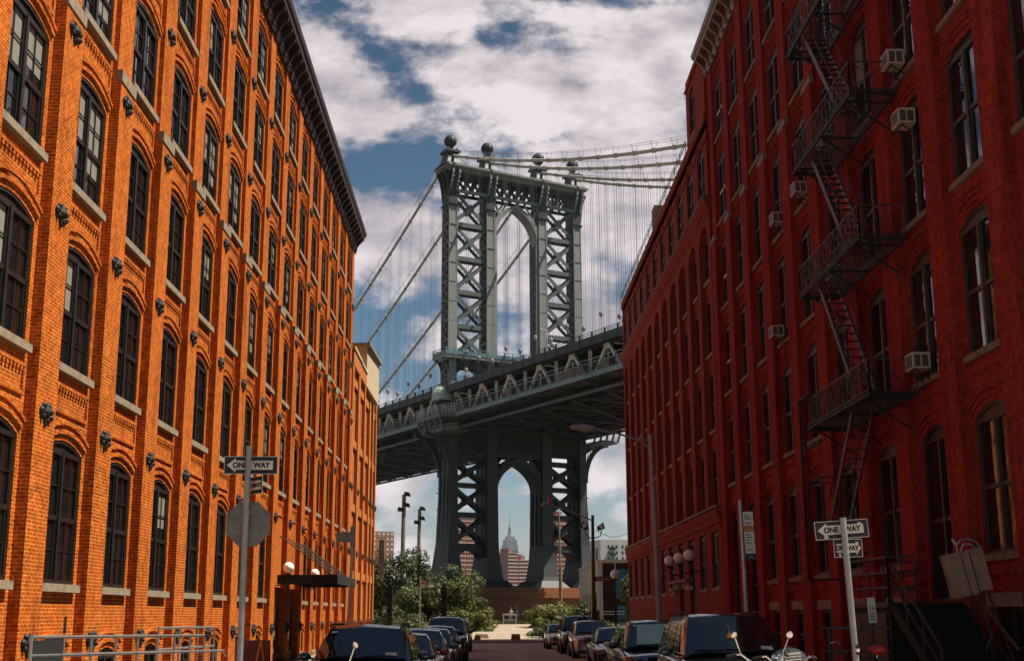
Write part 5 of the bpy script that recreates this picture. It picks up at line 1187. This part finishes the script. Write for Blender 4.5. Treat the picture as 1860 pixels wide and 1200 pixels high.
# ------------------------------------------------------------------ left pavement: railing, board; right: stoop, cabinet
def left_railing():
    t = thing("pipe_railing", "galvanised pipe railing of the ramp along the left warehouse", "railing", (-7.0, 26, -1.75)); X = -7.1; y0 = 20.3; dY = 1.53; n = 9
    g = lambda y: ground(y)+ZW
    top = lambda y: -.33-.013*(y-20.3) ; mid = lambda y: -.73-.022*(y-26)
    for i in range(n+1):
        y = y0+i*dY; zt = top(y) if y < 33 else mid(y); b = MB(); b.tube([(X, y, g(y)), (X, y, zt)], .028, 7); b.build("post", 'galv', t)
    b = MB(); b.tube([(X, y0, top(y0)), (X, y0+dY*8, top(y0+dY*8))], .03, 8); b.tube([(X, y0, mid(y0)), (X, y0+dY*9.6, mid(y0+dY*9.6)), (X, y0+dY*9.8, mid(y0+dY*9.7)-.15)], .03, 8); b.tube([(X, y0, mid(y0)-.45), (X, y0+dY*9.6, mid(y0+dY*9.6)-.45)], .03, 8); b.build("rail", 'galv', t)
    b = MB(); Xi = -7.9
    b.tube([(Xi, 31.2, -.30), (Xi, 37.5, -.34)], .03, 8); b.tube([(Xi, 31.2, -.80), (Xi, 37.5, -.86)], .03, 8)
    for y in (31.2, 33.3, 35.4, 37.5): b.tube([(Xi, y, g(y)), (Xi, y, -.30-.006*(y-31))], .028, 7)
    b.build("inner_rail", 'galv', t)
    b = MB(); b.box(X-.02, X+.02, y0+.05, y0+dY-.05, mid(y0)-1.1, top(y0)-.05); b.build("mesh_panel", 'iron', t)
    t = thing("sandwich_board", "brown sandwich board with an orange triangle edge on the left pavement", "sign board", (-5.95, 33, g(33))); del t['_o']
    b = MB(); b.hexa([(-.42, -.25, 0), (.42, -.25, 0), (.42, -.21, 0), (-.42, -.21, 0), (-.42, -.02, 1.15), (.42, -.02, 1.15), (.42, .02, 1.15), (-.42, .02, 1.15)]); b.hexa([(-.42, .25, 0), (.42, .25, 0), (.42, .21, 0), (-.42, .21, 0), (-.42, .04, 1.15), (.42, .04, 1.15), (.42, .02, 1.15), (-.42, .02, 1.15)]); b.build("panel", 'board', t)
    b = MB(); b.bar((.02, -.28, 0), (.20, -.07, 1.12), .05, .02); b.bar((.40, -.28, 0), (.22, -.07, 1.12), .05, .02); b.build("orange_edge", 'orange', t)
left_railing()
def stoop():
    t = thing("entrance_stoop", "black iron stoop with stairs and railings climbing to the near doorway on the right", "stoop", (10.2, 30, -1.75)); g = ground(29)+ZW
    X0, X1, YL0, YL1, zl = 9.45, 11.2, 30.2, 33.4, .24
    b = MB(); b.box(X0+.02, X1, YL0+.1, YL1, g, zl-.12); b.build("base", 'iron', t)
    b = MB(); b.box(X0-.06, X1, YL0, YL1+.05, zl-.12, zl); b.build("landing", 'ironR', t)
    b = MB(); b.box(X0+.12, X0+.14, YL0+.3, YL1-.3, g+.05, zl-.25, T=lambda x, y, z: (x-.14, y, z)); b.box(X0+.1, X0+.62, YL0+.07, YL0+.1, g+.1, zl-.3); b.box(X0+.66, X0+1.2, YL0+.07, YL0+.1, g+.1, zl-.3); d = b.build("hatch_door", 'ironR', t)
    b = MB(); b.lathe((X0+.55, YL0+.06, -.55), [(.05, 0), (.05, .04)], 8, (0, -1, 0)); b.build("lock", 'galv', d)
    n = 11; run = .29
    for i in range(n):
        z = zl-(i+1)*(zl-g)/(n+1); y = YL0-i*run; b = MB(); b.box(X0+.12, X1-.15, y-run-.02, y, z-.04, z); b.box(X0+.12, X1-.15, y-.012, y, z, z+(zl-g)/(n+1)-.04); b.build("step", 'iron', t)
    ye = YL0-n*run
    for x in (X0+.06, X1-.1):
        b = MB(); b.bar((x, YL0, zl-.1), (x, ye, g+.1), .06, .26); b.build("stringer", 'iron', t)
    def rail(x, top):
        b = MB(); P = [(x, YL0, zl+top), (x, ye+.1, g+top+.12)]; b.bar(P[0], P[1], .05, .05); b.bar((x, YL0, zl+top*.55), (x, ye+.1, g+top*.55+.1), .04, .04)
        for f in (0, .33, .66, 1): y = YL0+(ye+.1-YL0)*f; z = zl+(g+.12-zl)*f; b.bar((x, y, z-.1), (x, y, z+top), .045, .045)
        return b
    rail(X0+.06, .92).build("stair_railing", 'ironR', t)
    b = rail(X1-.2, 1.0); b.build("stair_railing", 'ironR', t); b = MB(); b.bar((X1-.26, YL0+.2, zl+1.08), (X1-.26, ye-.4, g+1.0), .05, .05); b.build("handrail", 'cornR', t)
    b = MB(); H = 1.05
    for p, q_ in (((X0, YL0), (X0, YL1)), ((X0, YL1), (X1, YL1)), ((X0, YL0), (X0+.65, YL0))):
        for zz in (zl+H, zl+H*.66, zl+H*.33): b.bar((*p, zz), (*q_, zz), .04, .05)
        for f in (0, .5, 1): x, y = p[0]+(q_[0]-p[0])*f, p[1]+(q_[1]-p[1])*f; b.bar((x, y, zl), (x, y, zl+H), .045, .045)
    b.build("landing_railing", 'ironR', t)
    t = local("metal_cabinet", "tilted tan metal cabinet strapped to the stair rail, looped cable on top", "cabinet", (10.32, 27.5, .86)); t.rotation_euler = (0, R(-11), R(-12))
    b = MB(); b.box(-.44, .10, -.25, .2, -.50, .40); b.box(.12, .40, -.22, .2, -.46, .44); b.build("casing", 'tan', t)
    b = MB(); b.box(-.46, .12, -.27, .22, .40, .425); b.mi = 1; b.box(-.07, -.055, -.262, -.25, -.5, .42); b.box(.11, .12, -.262, -.2, -.5, .43); b.build("lid", ['tan', 'iron'], t)
    b = MB(); b.tube([(.40, 0, .42), (.36, 0, .56), (.22, 0, .66), (.05, 0, .67), (-.06, 0, .58), (-.08, 0, .42)], .022, 7); b.tube([(.30, -.05, .43), (.22, -.05, .55), (.08, -.05, .58), (-.03, -.05, .43)], .018, 6); b.tube([(-.07, 0, .60), (-.12, 0, .74)], .03, 6); b.build("cable_loop", 'galv', t)
    b = MB(); b.tube([(.1, 0, -.5), (.16, 0, -1.4), (-.05, .0, -1.65)], .03, 6); b.tube([(.3, 0, -.45), (.42, 0, -1.9)], .03, 6); b.build("support_leg", 'ironR', t)
stoop()
def bike_rack():
    y = 24.3; g = ground(y)+ZW; t = thing("bike_rack", "dark pipe rack behind the leaning sign pole on the right pavement", "rack", (6.8, y, g)); b = MB()
    for z in (-.28, -.70): b.tube([(6.32, y, z), (7.55, y, z-.01)], .025, 7)
    for x in (6.4, 7.2): b.tube([(x, y, g), (x, y, -.28)], .025, 7)
    b.build("rack_frame", 'ironR', t)
    t = local("bicycle", "black bicycle with a bright red saddle leaning on the right pavement rack", "bicycle", (6.85, 23.9, ground(23.9)+ZW)); t.rotation_euler = (R(4), 0, R(-4)); k = 1.12
    for x in (-.5, .5):
        b = MB(); P = [(x*k+.33*k*math.cos(a), 0, .34*k+.33*k*math.sin(a)) for a in [2*math.pi*i/22 for i in range(23)]]; b.tube(P, .02, 6, False); w_ = b.build("wheel", 'tyre', t); b = MB()
        for i in range(12): a = 2*math.pi*i/12; b.tube([(x*k, 0, .34*k), (x*k+.31*k*math.cos(a), 0, .34*k+.31*k*math.sin(a))], .003, 3)
        b.build("spokes", 'galv', w_)
    b = MB(); S_ = lambda *p: [(a*k, 0, c*k) for a, c in p]
    b.tube(S_((.5, .34), (.12, .30), (.26, .86), (-.32, .78), (.12, .30)), .016, 6); b.tube(S_((.5, .34), (.26, .80)), .012, 6); b.tube(S_((-.5, .34), (-.34, .88), (-.33, .98)), .016, 6); b.build("frame", 'iron', t)
    b = MB(); b.lathe((.28*k, 0, .96*k), [(.04, -.16), (.08, -.08), (.10, .02), (.055, .12), (.02, .16)], 10, (-1, 0, 0)); s_ = b.build("saddle", 'red', t, smooth=True); b = MB(); b.tube([(.265*k, 0, .84*k), (.28*k, 0, .94*k)], .015, 6); b.build("seat_post", 'chrome', s_)
    b = MB(); b.tube([(-.42*k, -.3, 1.05*k), (-.33*k, -.22, 1.08*k), (-.32*k, 0, 1.04*k), (-.33*k, .22, 1.08*k), (-.42*k, .3, 1.05*k)], .014, 6); b.build("handlebar", 'chrome', t)
bike_rack()

# ------------------------------------------------------------------ things on the plaza
def plaza():
    t = thing("wooden_barrier", "pale timber barrier beyond the path, between the shrubs", "barrier", (2.2, 128.8, -1.1)); b = MB(); y = 128.8
    for x in (1.5, 2.75): b.box(x-.05, x+.05, y-.05, y+.05, -1.2, .05)
    b.box(1.4, 2.85, y-.06, y+.06, -.12, .04); b.box(1.5, 2.75, y-.03, y+.03, -.6, -.52); b.build("frame", 'white', t)
    t = thing("stone_box", "low weathered stone box standing on the path near the far kerb", "box", (2.15, 101, -2.0)); b = MB(); z = ground(101)+ZW
    b.hexa([(1.75, 100.7, z), (2.5, 100.7, z), (2.5, 101.3, z), (1.75, 101.3, z), (1.8, 100.75, z+.42), (2.46, 100.75, z+.38), (2.46, 101.25, z+.38), (1.8, 101.25, z+.42)]); b.build("block", 'stoneD', t); b = MB(); r_ = random.Random(4)
    for i in range(7): x = 1.85+.09*i; s_ = .07; b.lathe((x, 101+r_.uniform(-.12, .12), z+.38), [(s_, 0), (s_, .06), (.02, .1)], 6)
    b.build("rubble", 'stone', t)
    for x, y, h, w_, lab in ((-.85, 101, .42, .55, "pale square stone block at the end of the left hedge"), (-.5, 104, .35, 1.1, "long flat boulder behind the pale square block")):
        t = thing("boulder", lab, "boulder", (x, y, -2)); b = MB(); z = ground(y)+ZW-.02; b.hexa([(x-w_/2, y-.3, z), (x+w_/2, y-.3, z), (x+w_/2, y+.3, z), (x-w_/2, y+.3, z), (x-w_/2+.06, y-.25, z+h), (x+w_/2-.12, y-.22, z+h*.9), (x+w_/2-.1, y+.2, z+h*.92), (x-w_/2+.08, y+.24, z+h*.97)]); b.build("rock", 'stone', t)
    for i, (x, c) in enumerate(((2.35, "person in pale top standing beyond the timber barrier"), (2.95, "person in dark clothes standing beyond the timber barrier"))):
        person(x, 136, c, 'white' if i == 0 else 'steelD')
def person(x, y, label, top):
    t = local("person", label, "person", (x, y, ground(y)), None)
    me = bpy.data.meshes.new("body"); bm = bmesh.new(); ly = bm.verts.layers.skin.verify()
    J = {'pel': (0, 0, .95, .13), 'ch': (0, 0, 1.28, .15), 'nk': (0, 0, 1.48, .06), 'hd': (0, 0, 1.60, .09), 'ht': (0, 0, 1.70, .085), 'sl': (-.19, 0, 1.40, .06), 'el': (-.25, .02, 1.12, .045), 'wl': (-.26, -.05, .86, .035), 'sr': (.19, 0, 1.40, .06), 'er': (.25, .02, 1.12, .045), 'wr': (.26, -.05, .86, .035), 'hl': (-.1, 0, .88, .09), 'kl': (-.12, -.02, .48, .065), 'al': (-.12, 0, .08, .045), 'fl': (-.13, -.14, .04, .04), 'hr': (.1, 0, .88, .09), 'kr': (.12, -.02, .48, .065), 'ar': (.12, 0, .08, .045), 'fr': (.13, -.14, .04, .04)}
    V = {}
    for k, (a, b_, c, r_) in J.items(): V[k] = bm.verts.new((a, b_, c)); V[k][ly].radius = (r_, r_)
    V['pel'][ly].use_root = True
    for e in ('pel ch', 'ch nk', 'nk hd', 'hd ht', 'ch sl', 'sl el', 'el wl', 'ch sr', 'sr er', 'er wr', 'pel hl', 'hl kl', 'kl al', 'al fl', 'pel hr', 'hr kr', 'kr ar', 'ar fr'): a, b_ = e.split(); bm.edges.new((V[a], V[b_]))
    bm.to_mesh(me); bm.free(); me.materials.append(plain("clothing", (.5, .45, .4) if top == 'white' else (.05, .05, .07), .8)); o = bpy.data.objects.new("body", me); COL.objects.link(o); o.parent = t; o.modifiers.new("skin", 'SKIN'); m_ = o.modifiers.new("sub", 'SUBSURF'); m_.levels = m_.render_levels = 1
    b = MB(); b.ball((0, .01, 1.68), .115, 10); b.build("hair", 'bark', t, smooth=True)
plaza()

# ------------------------------------------------------------------ cars, all parked facing the viewer (front towards -y)
def paint(name, col, rough=.22, metal=.3):
    m, t, p = new_mat(name); p.inputs["Base Color"].default_value = col+(1,); p.inputs["Metallic"].default_value = metal; p.inputs["Roughness"].default_value = rough; p.inputs["Coat Weight"].default_value = 1; p.inputs["Coat Roughness"].default_value = .03
    g = t.nodes.new("ShaderNodeNewGeometry"); n = t.nodes.new("ShaderNodeTexNoise"); n.inputs["Scale"].default_value = 2.5; n.inputs["Detail"].default_value = 5; t.links.new(g.outputs["Position"], n.inputs["Vector"])
    r = t.nodes.new("ShaderNodeMapRange"); r.inputs["To Min"].default_value = rough*.7; r.inputs["To Max"].default_value = rough*1.6; t.links.new(n.outputs["Fac"], r.inputs[0]); t.links.new(r.outputs[0], p.inputs["Roughness"]); return m
P_black = paint("black_car_paint", (.006, .007, .009), .18, .0); P_navy = paint("navy_car_paint", (.010, .014, .028), .2, .2); P_red = paint("maroon_car_paint", (.30, .008, .012), .2, .2); P_grey = paint("grey_car_paint", (.10, .10, .105), .25, .5); P_silver = paint("beige_silver_car_paint", (.58, .53, .46), .28, .2); P_white = paint("white_car_paint", (.88, .84, .78), .25, .0)
def car(label, x, yf, suv, mat, group, Wd=1.86, Hh=None, shade=None, rails=None, extras=None, chrome_grille=True, Ln=None, tailamber=False):
    Ln = Ln or (4.75 if suv else 4.7); Hh = Hh or (1.70 if suv else 1.45); hw = Wd/2
    yc = yf+Ln/2; z0 = ground(yc); t = local("parked_car", label, "suv" if suv else "car", (x, yc, z0), group); F_ = -Ln/2
    belt = .98 if not suv else 1.10+(Hh-1.70)*.5; hood = belt-.08 if not suv else belt-.04; nose = .72 if not suv else .95
    st = [(0, .80, .38, .42, nose-.10), (.06, .88, .28, .40, nose-.02), (.28, .95, .20, .40, nose+.05), (.75, .985, .19, .45, hood-.05), (1.15, 1.0, .19, .5, hood), (1.45, 1.0, .19, .5, belt-.02), (2.2, 1.0, .19, .5, belt), (Ln-1.3, 1.0, .19, .5, belt+.02), (Ln-.55, .985, .20, .5, belt+.02 if suv else belt), (Ln-.12, .93, .26, .45, belt-.02 if suv else belt-.04), (Ln, .86, .36, .45, belt-.14)]
    b = MB(); rows = []
    for d, wf, zb, zm, zt in st:
        w_ = hw*wf; y = F_+d; half = [(.0, zb), (w_*.82, zb), (w_*.97, zb+.10), (w_, zm+.12), (w_*.995, (zm+zt)/2+.08), (w_*.965, zt-.06), (w_*.90, zt), (w_*.55, zt+.035), (0, zt+.05)]
        ring = [(-a, y, z) for a, z in half[::-1]][:-1]+[(a, y, z) for a, z in half]
        rows.append(len(b.v)); b.v += ring
    m_ = len(ring)
    for r0, r1 in zip(rows, rows[1:]):
        for k in range(m_-1): b.f.append((r0+k, r0+k+1, r1+k+1, r1+k)); b.m.append(0)
    b.f.append(tuple(rows[0]+k for k in range(m_))); b.m.append(0); b.f.append(tuple(rows[-1]+k for k in range(m_))[::-1]); b.m.append(0)
    body = b.build("body", mat, t, smooth=True); sm = body.modifiers.new("sub", 'SUBSURF'); sm.levels = sm.render_levels = 1
    # cabin: lofted roof and pillars, then glass set 4 mm proud
    if suv: cs = [(1.15, .90, belt, None), (1.95, .72, Hh-.06, None), (2.25, .71, Hh, None), (Ln-.95, .70, Hh-.02, None), (Ln-.42, .69, Hh-.08, None), (Ln-.12, .84, belt+.02, None)]
    else: cs = [(1.30, .88, belt-.02, None), (2.10, .69, Hh-.06, None), (2.40, .67, Hh, None), (Ln-1.75, .66, Hh-.02, None), (Ln-1.45, .67, Hh-.07, None), (Ln-.75, .82, belt, None)]
    yb0, yr0, yr1, yb1 = cs[0][0], cs[1][0], cs[4][0], cs[5][0]; bw, rw = hw*.93, hw*.73
    b = MB(); rings = []
    for d, wf, z, _ in cs:
        y = F_+d; w_ = hw*wf; zz = z; e = hw*.93
        low = belt-.03
        if z <= belt+.03: half = [(e*.97, low), (e*.96, low+.01), (w_*.9, z+.01), (0, z+.03)]
        else: half = [(e, low), (w_+.05, z-.10), (w_-.03, z), (0, z+.04)]
        rings.append(len(b.v)); b.v += [(-a, y, c) for a, c in half[::-1]][:-1]+[] if False else [(-a, y, c) for a, c in half]+[(a, y, c) for a, c in half[::-1][1:]]
    m_ = 7
    for r0, r1 in zip(rings, rings[1:]):
        for k in range(m_-1): b.f.append((r0+k, r0+k+1, r1+k+1, r1+k)); b.m.append(0)
    cab = b.build("cabin", mat, t, smooth=False)
    for p in cab.data.polygons: p.use_smooth = abs(p.normal.z) > .85
    def lerp(a, c, f): return tuple(a[i]+(c[i]-a[i])*f for i in range(3))
    def pane(name, A, B_, C_, D_, mt='cglass', nrm=(0, 0, 0), par=t):
        g = MB(); o_ = nrm; g.q(*[tuple(p[i]+o_[i] for i in range(3)) for p in (A, B_, C_, D_)]); return g.build(name, mt, par)
    zl_, zr_ = cs[0][2]+.03, cs[1][2]
    yA, yB = F_+yb0, F_+yr0; wA, wB = hw*.83, hw*.68
    g = MB(); n = 8                                   # curved windscreen
    def ws(f, h_): w_ = wA+(wB-wA)*h_; c_ = (1-f*f); return (f*w_, yA+(yB-yA)*h_-.06-.05*c_*(1-h_*.5), zl_+(zr_-zl_)*h_+.012+.02*c_)
    for i in range(n):
        for j in range(4): g.q(ws(-1+2*i/n, j/4), ws(-1+2*(i+1)/n, j/4), ws(-1+2*(i+1)/n, (j+1)/4), ws(-1+2*i/n, (j+1)/4))
    wsc = g.build("windscreen", 'cglass', t, smooth=True)
    if shade:
        g = MB(); a, c_ = shade[1], shade[2]
        for i in range(6):
            for j in range(4):
                fa, fb_ = a+(c_-a)*i/6, a+(c_-a)*(i+1)/6; O_ = lambda p: (p[0], p[1]-.012, p[2]+.012); g.q(O_(ws(fa, .06+j*.21)), O_(ws(fb_, .06+j*.21)), O_(ws(fb_, .06+(j+1)*.21)), O_(ws(fa, .06+(j+1)*.21)))
        g.build("sunshade", shade[0], wsc)
    g = MB(); O_ = lambda p: (p[0], p[1]-.01, p[2]+.01)
    g.q(O_(ws(.55, .06)), O_(ws(.80, .06)), O_(ws(.80, .16)), O_(ws(.55, .16))); g.q(O_(ws(-.9, .84)), O_(ws(-.74, .84)), O_(ws(-.74, .90)), O_(ws(-.9, .90))); g.build("sticker", 'white', wsc)
    g = MB()
    for f0, f1 in ((-.75, -.1), (.05, .7)): g.bar(O_(ws(f0, .02)), O_(ws(f1, .08)), .015, .015)
    g.build("wiper", 'iron', wsc)
    for s_ in (-1, 1):                                # side glass in three panes
        e, wr = hw*.93, hw*cs[2][1]+.05
        segs = [(yb0+.55, yb0+1.35), (yb0+1.43, (yr1+yb0+1.43)/2+.1), ((yr1+yb0+1.43)/2+.18, yr1-.05 if suv else yr1-.1)]
        for i, (p, q_) in enumerate(segs):
            lo, hi = belt+.04, Hh-.17; f = (lo-(belt-.03))/(Hh-.10-(belt-.03)); f2 = (hi-(belt-.03))/(Hh-.10-(belt-.03)); xl, xh = e+(wr-e)*f+.006, e+(wr-e)*f2+.006
            pt = p+.50 if i == 0 else p+.03; qt = q_-(.25 if (i == 2 and not suv) else .04)
            g = MB(); g.q((s_*xl, F_+p, lo), (s_*xl, F_+q_, lo), (s_*xh, F_+qt, hi), (s_*xh, F_+pt, hi)); g.build("side_window", 'cglass', t)
        g = MB(); g.lathe((s_*(hw+.12), F_+yb0+.62, belt+.06), [(.02, -.11), (.075, -.06), (.085, .03), (.05, .10), (.01, .12)], 10, (s_, 0, 0)); g.bar((s_*(hw-.1), F_+yb0+.66, belt+.0), (s_*(hw+.06), F_+yb0+.64, belt+.04), .07, .04); mo = g.build("wing_mirror", mat, t, smooth=True)
        g = MB(); zh = nose-.04; P = [(s_*hw*.50, F_+.045, zh-.10), (s_*hw*.86, F_+.15, zh-.09), (s_*hw*.93, F_+.45, zh+.02), (s_*hw*.86, F_+.30, zh+.07), (s_*hw*.52, F_+.07, zh+.03)]
        g.prism([(0, i) for i in range(5)], lambda a, i: (P[int(i)][0], P[int(i)][1]-.035, P[int(i)][2]), lambda a, i: (P[int(i)][0]*.97, P[int(i)][1]+.12, P[int(i)][2])); hl = g.build("headlight", 'lens', t)
        g = MB(); g.lathe((s_*hw*.70, F_+.06, zh-.02), [(.05, 0), (.045, .03)], 10, (0, -1, 0)); g.build("bulb_housing", 'chrome', hl)
        if tailamber: g = MB(); g.box(min(s_*hw*.88, s_*hw*.99), max(s_*hw*.88, s_*hw*.99), F_+.12, F_+.5, zh-.03, zh+.06); g.build("side_marker", 'amber', hl)
    g = MB(); gz = nose-.24
    for k in range(5): g.box(-hw*.46, hw*.46, F_-.02, F_+.05, gz+k*.045, gz+.018+k*.045)
    g.box(-hw*.50, -hw*.46, F_-.03, F_+.05, gz-.02, gz+.24); g.box(hw*.46, hw*.50, F_-.03, F_+.05, gz-.02, gz+.24); g.box(-hw*.50, hw*.50, F_-.03, F_+.05, gz+.22, gz+.25); g.build("grille", 'chrome' if chrome_grille else 'iron', t)
    g = MB(); g.box(-hw*.8, hw*.8, F_-.03, F_+.1, .26, .38); g.build("bumper_lip", 'iron', t); g = MB(); g.box(-.16, .16, F_-.05, F_-.035, .44, .54); g.build("number_plate", 'white', t)
    for s_ in (-1, 1):
        for yw in (F_+.88, -F_-.95):
            g = MB(); r_ = .34 if not suv else .37; g.lathe((s_*(hw-.20), yw, r_), [(r_*.7, -.0), (r_, .02), (r_, .19), (r_*.72, .215)], 22, (s_, 0, 0)); wh = g.build("wheel", 'tyre', t)
            g = MB(); g.lathe((s_*(hw+.012), yw, r_), [(r_*.66, -.02), (r_*.62, .008), (r_*.2, -.01), (.05, .012)], 14, (s_, 0, 0)); g.build("rim", 'galv', wh)
            g = MB(); g.lathe((s_*(hw-.32), yw, r_+.01), [(r_+.05, 0), (r_+.055, .33)], 20, (s_, 0, 0)); g.build("wheel_arch", 'iron', t)
        g = MB(); g.bar((s_*hw*1.0, F_+yb0+.3, belt-.02), (s_*hw*.985, -F_-.4, belt+.0), .015, .02); g.build("chrome_strip", 'chrome', t)
        if rails if rails is not None else suv: g = MB(); g.tube([(s_*rw*.92, F_+yr0+.15, Hh-.0), (s_*rw*.93, F_+yr0+.35, Hh+.035), (s_*rw*.93, F_+yr1-.35, Hh+.03), (s_*rw*.92, F_+yr1-.1, Hh-.02)], .02, 6); g.build("roof_rail", 'iron', t)
    if extras == 'freshener': g = MB(); g.lathe((-.05, F_+yb0+.22, belt+.26), [(.01, 0), (.05, .03), (.05, .08), (.01, .12)], 8); g.tube([(-.05, F_+yb0+.22, belt+.36), (-.05, F_+yb0+.40, belt+.52)], .006, 4); g.build("orange_charm", 'orange', t)
    return t
GL, GR = "cars parked along the left kerb", "cars parked along the right kerb"
car("black suv nearest the viewer in the left row", -2.22, 21.6, True, P_navy, GL, 1.90, 1.66)
car("maroon red car second in the left row, behind the nearest black suv", -2.05, 28.2, False, P_red, GL, 1.82, 1.46)
car("dark grey saloon third in the left row, just behind the maroon car", -2.0, 34.6, False, P_grey, GL, 1.82, 1.50)
car("black saloon fourth in the left row", -1.98, 41.0, False, P_black, GL, 1.82, 1.48)
car("navy hatchback fifth in the left row", -1.95, 47.2, False, P_navy, GL, 1.82, 1.52)
car("tall black suv standing out above the left row near its far end", -1.9, 56.0, True, P_black, GL, 1.95, 1.86)
car("black suv farthest along the left kerb, closest to the plaza", -1.9, 72.0, True, P_black, GL, 1.88, 1.72)
car("big black suv nearest the viewer on the right, orange charm behind its windscreen", 4.15, 20.6, True, P_black, GR, 1.92, 1.84, ('cglass', -.9, .1), extras='freshener', tailamber=False)  # added glass patch for the sky's reflection on the windscreen, no sunshade
car("black suv with a pale green sunshade behind its windscreen", 3.98, 28.6, True, P_black, GR, 1.88, 1.72, ('teal', -.75, .8), tailamber=True)
car("beige silver saloon behind the suv with the green sunshade", 4.6, 37.0, False, P_silver, GR, 1.82, 1.46)
car("black saloon between the beige saloon and the white suv", 4.6, 44.6, False, P_black, GR, 1.82, 1.47, tailamber=True)
car("white suv with a dark grille in the right row", 4.85, 59.5, True, P_white, GR, 1.90, 1.68, chrome_grille=False)
car("tall dark suv just beyond the white suv", 4.75, 67.0, True, P_black, GR, 1.98, 1.92)
car("small silver car at the far end of the right row, by the plaza kerb", 4.35, 77.5, False, P_silver, GR, 1.76, 1.46)

# ------------------------------------------------------------------ motorcycles (only their upper parts rise into view)
def motorcycle(label, x, y, rz, screen, h=1.0, mirrors=(-1, 1)):
    t = local("motorcycle", label, "motorcycle", (x, y, ground(y)), "motorcycles parked in front", rz)
    for yy in (-.78, .72):
        b = MB(); r_ = .32; P = [(0, yy+r_*.86*math.cos(a), r_+r_*.86*math.sin(a)) for a in [2*math.pi*i/20 for i in range(21)]]; b.tube(P, .055, 8, False); w_ = b.build("wheel", 'tyre', t, smooth=True); b = MB(); b.lathe((-.05, yy, r_), [(.2, 0), (.22, .03), (.08, .05), (.2, .1)], 14, (1, 0, 0)); b.build("rim", 'chrome', w_)
    b = MB()
    for s_ in (-1, 1): b.tube([(s_*.10, -.80, .32), (s_*.10, -.45, 1.02*h)], .026, 8)
    b.build("fork", 'chrome', t)
    b = MB(); b.tube([(0, -.42, .9), (0, -.1, .45), (0, .5, .42), (0, .7, .65), (0, -.1, .8), (0, -.42, .9)], .035, 8); b.build("frame", 'iron', t)
    b = MB(); b.lathe((0, -.30, .86), [(.04, -.08), (.15, .02), (.17, .2), (.12, .42), (.04, .5)], 12, (0, 1, -.1)); b.build("fuel_tank", P_black, t, smooth=True)
    b = MB(); b.lathe((0, .15, .72), [(.08, 0), (.16, .1), (.18, .3), (.1, .55)], 10, (0, 1, .05)); b.build("seat", 'tyre', t, smooth=True)
    b = MB(); b.lathe((0, .0, .30), [(.14, -.02), (.2, .1), (.16, .3), (.1, .42)], 10); b.tube([(.18, -.1, .3), (.2, .3, .26), (.2, .95, .30)], .045, 8); b.build("engine", 'chrome', t)
    b = MB(); b.tube([(-.44, -.20, 1.12*h), (-.30, -.34, 1.15*h), (-.12, -.42, 1.02*h), (.12, -.42, 1.02*h), (.30, -.34, 1.15*h), (.44, -.20, 1.12*h)], .016, 8); hb = b.build("handlebar", 'chrome', t)
    for s_ in (-1, 1):
        b = MB(); b.tube([(s_*.44, -.20, 1.12*h), (s_*.34, -.30, 1.145*h)], .022, 8); b.build("grip", 'tyre', hb)
        if s_ not in mirrors: continue
        b = MB(); b.tube([(s_*.30, -.33, 1.15*h), (s_*.38, -.36, 1.32*h)], .008, 6); b.lathe((s_*.40, -.37, 1.36*h), [(.01, -.012), (.040, -.006), (.046, .002), (.044, .008)], 14, (.25*s_, 1, .25)); b.build("mirror", 'chrome', t)
    b = MB(); b.lathe((0, -.50, .98*h), [(.10, 0), (.11, -.06), (.07, -.14)], 14, (0, -1, 0)); b.ball((0, -.52, .98*h), .10, 12); b.build("headlamp", 'chrome', t, smooth=True)
    for s_ in (-1, 1): b = MB(); b.ball((s_*.20, -.5, .94*h), .045, 10); b.build("indicator", 'amber', t, smooth=True)
    b = MB(); b.box(-.06, .06, .98, 1.0, .6, .66); b.build("tail_lamp", 'red', t)
    if screen:
        b = MB(); n = 6
        for i in range(n):
            a0, a1 = -1+2*i/n, -1+2*(i+1)/n; f = lambda a, z: (a*.24, -.52+.07*a*a+(z-1.05)*.3, z)
            b.q(f(a0, 1.02*h), f(a1, 1.02*h), f(a1, 1.02*h+.26*(1-.35*a1*a1)), f(a0, 1.02*h+.26*(1-.35*a0*a0)))
        m_, nt_, p_ = new_mat("clear_windscreen"); p_.inputs["Transmission Weight"].default_value = .9; p_.inputs["Roughness"].default_value = .05; p_.inputs["Base Color"].default_value = (.5, .5, .5, 1); b.build("windscreen", m_, t, smooth=True)
motorcycle("chrome motorcycle before the left black suv, one round mirror raised", -2.0, 17.6, R(-20), False, 1.07, (1,))
motorcycle("chrome motorcycle in front of the big right suv, with upright mirrors", 3.52, 17.4, R(14), False, 1.15)
motorcycle("motorcycle with a small clear windscreen at the right, beside the other right motorcycle", 4.02, 17.9, R(6), True, 1.11, ())

# ------------------------------------------------------------------ haze
b = MB(); b.box(-4500, 4500, -400, 8800, -9.2, 520); hz = b.build("haze", 'water'); hz.data.materials.clear()
hm = bpy.data.materials.new("thin_haze"); hm.use_nodes = True; hm.node_tree.nodes.clear(); pv = hm.node_tree.nodes.new("ShaderNodeVolumePrincipled"); ho = hm.node_tree.nodes.new("ShaderNodeOutputMaterial")
pv.inputs["Color"].default_value = (.85, .90, 1.0, 1); pv.inputs["Density"].default_value = .00004; pv.inputs["Anisotropy"].default_value = .2; hm.node_tree.links.new(pv.outputs[0], ho.inputs["Volume"])
hz.data.materials.append(hm); tag(hz, "thin pale haze over the street and the skyline", None, None, 'stuff')
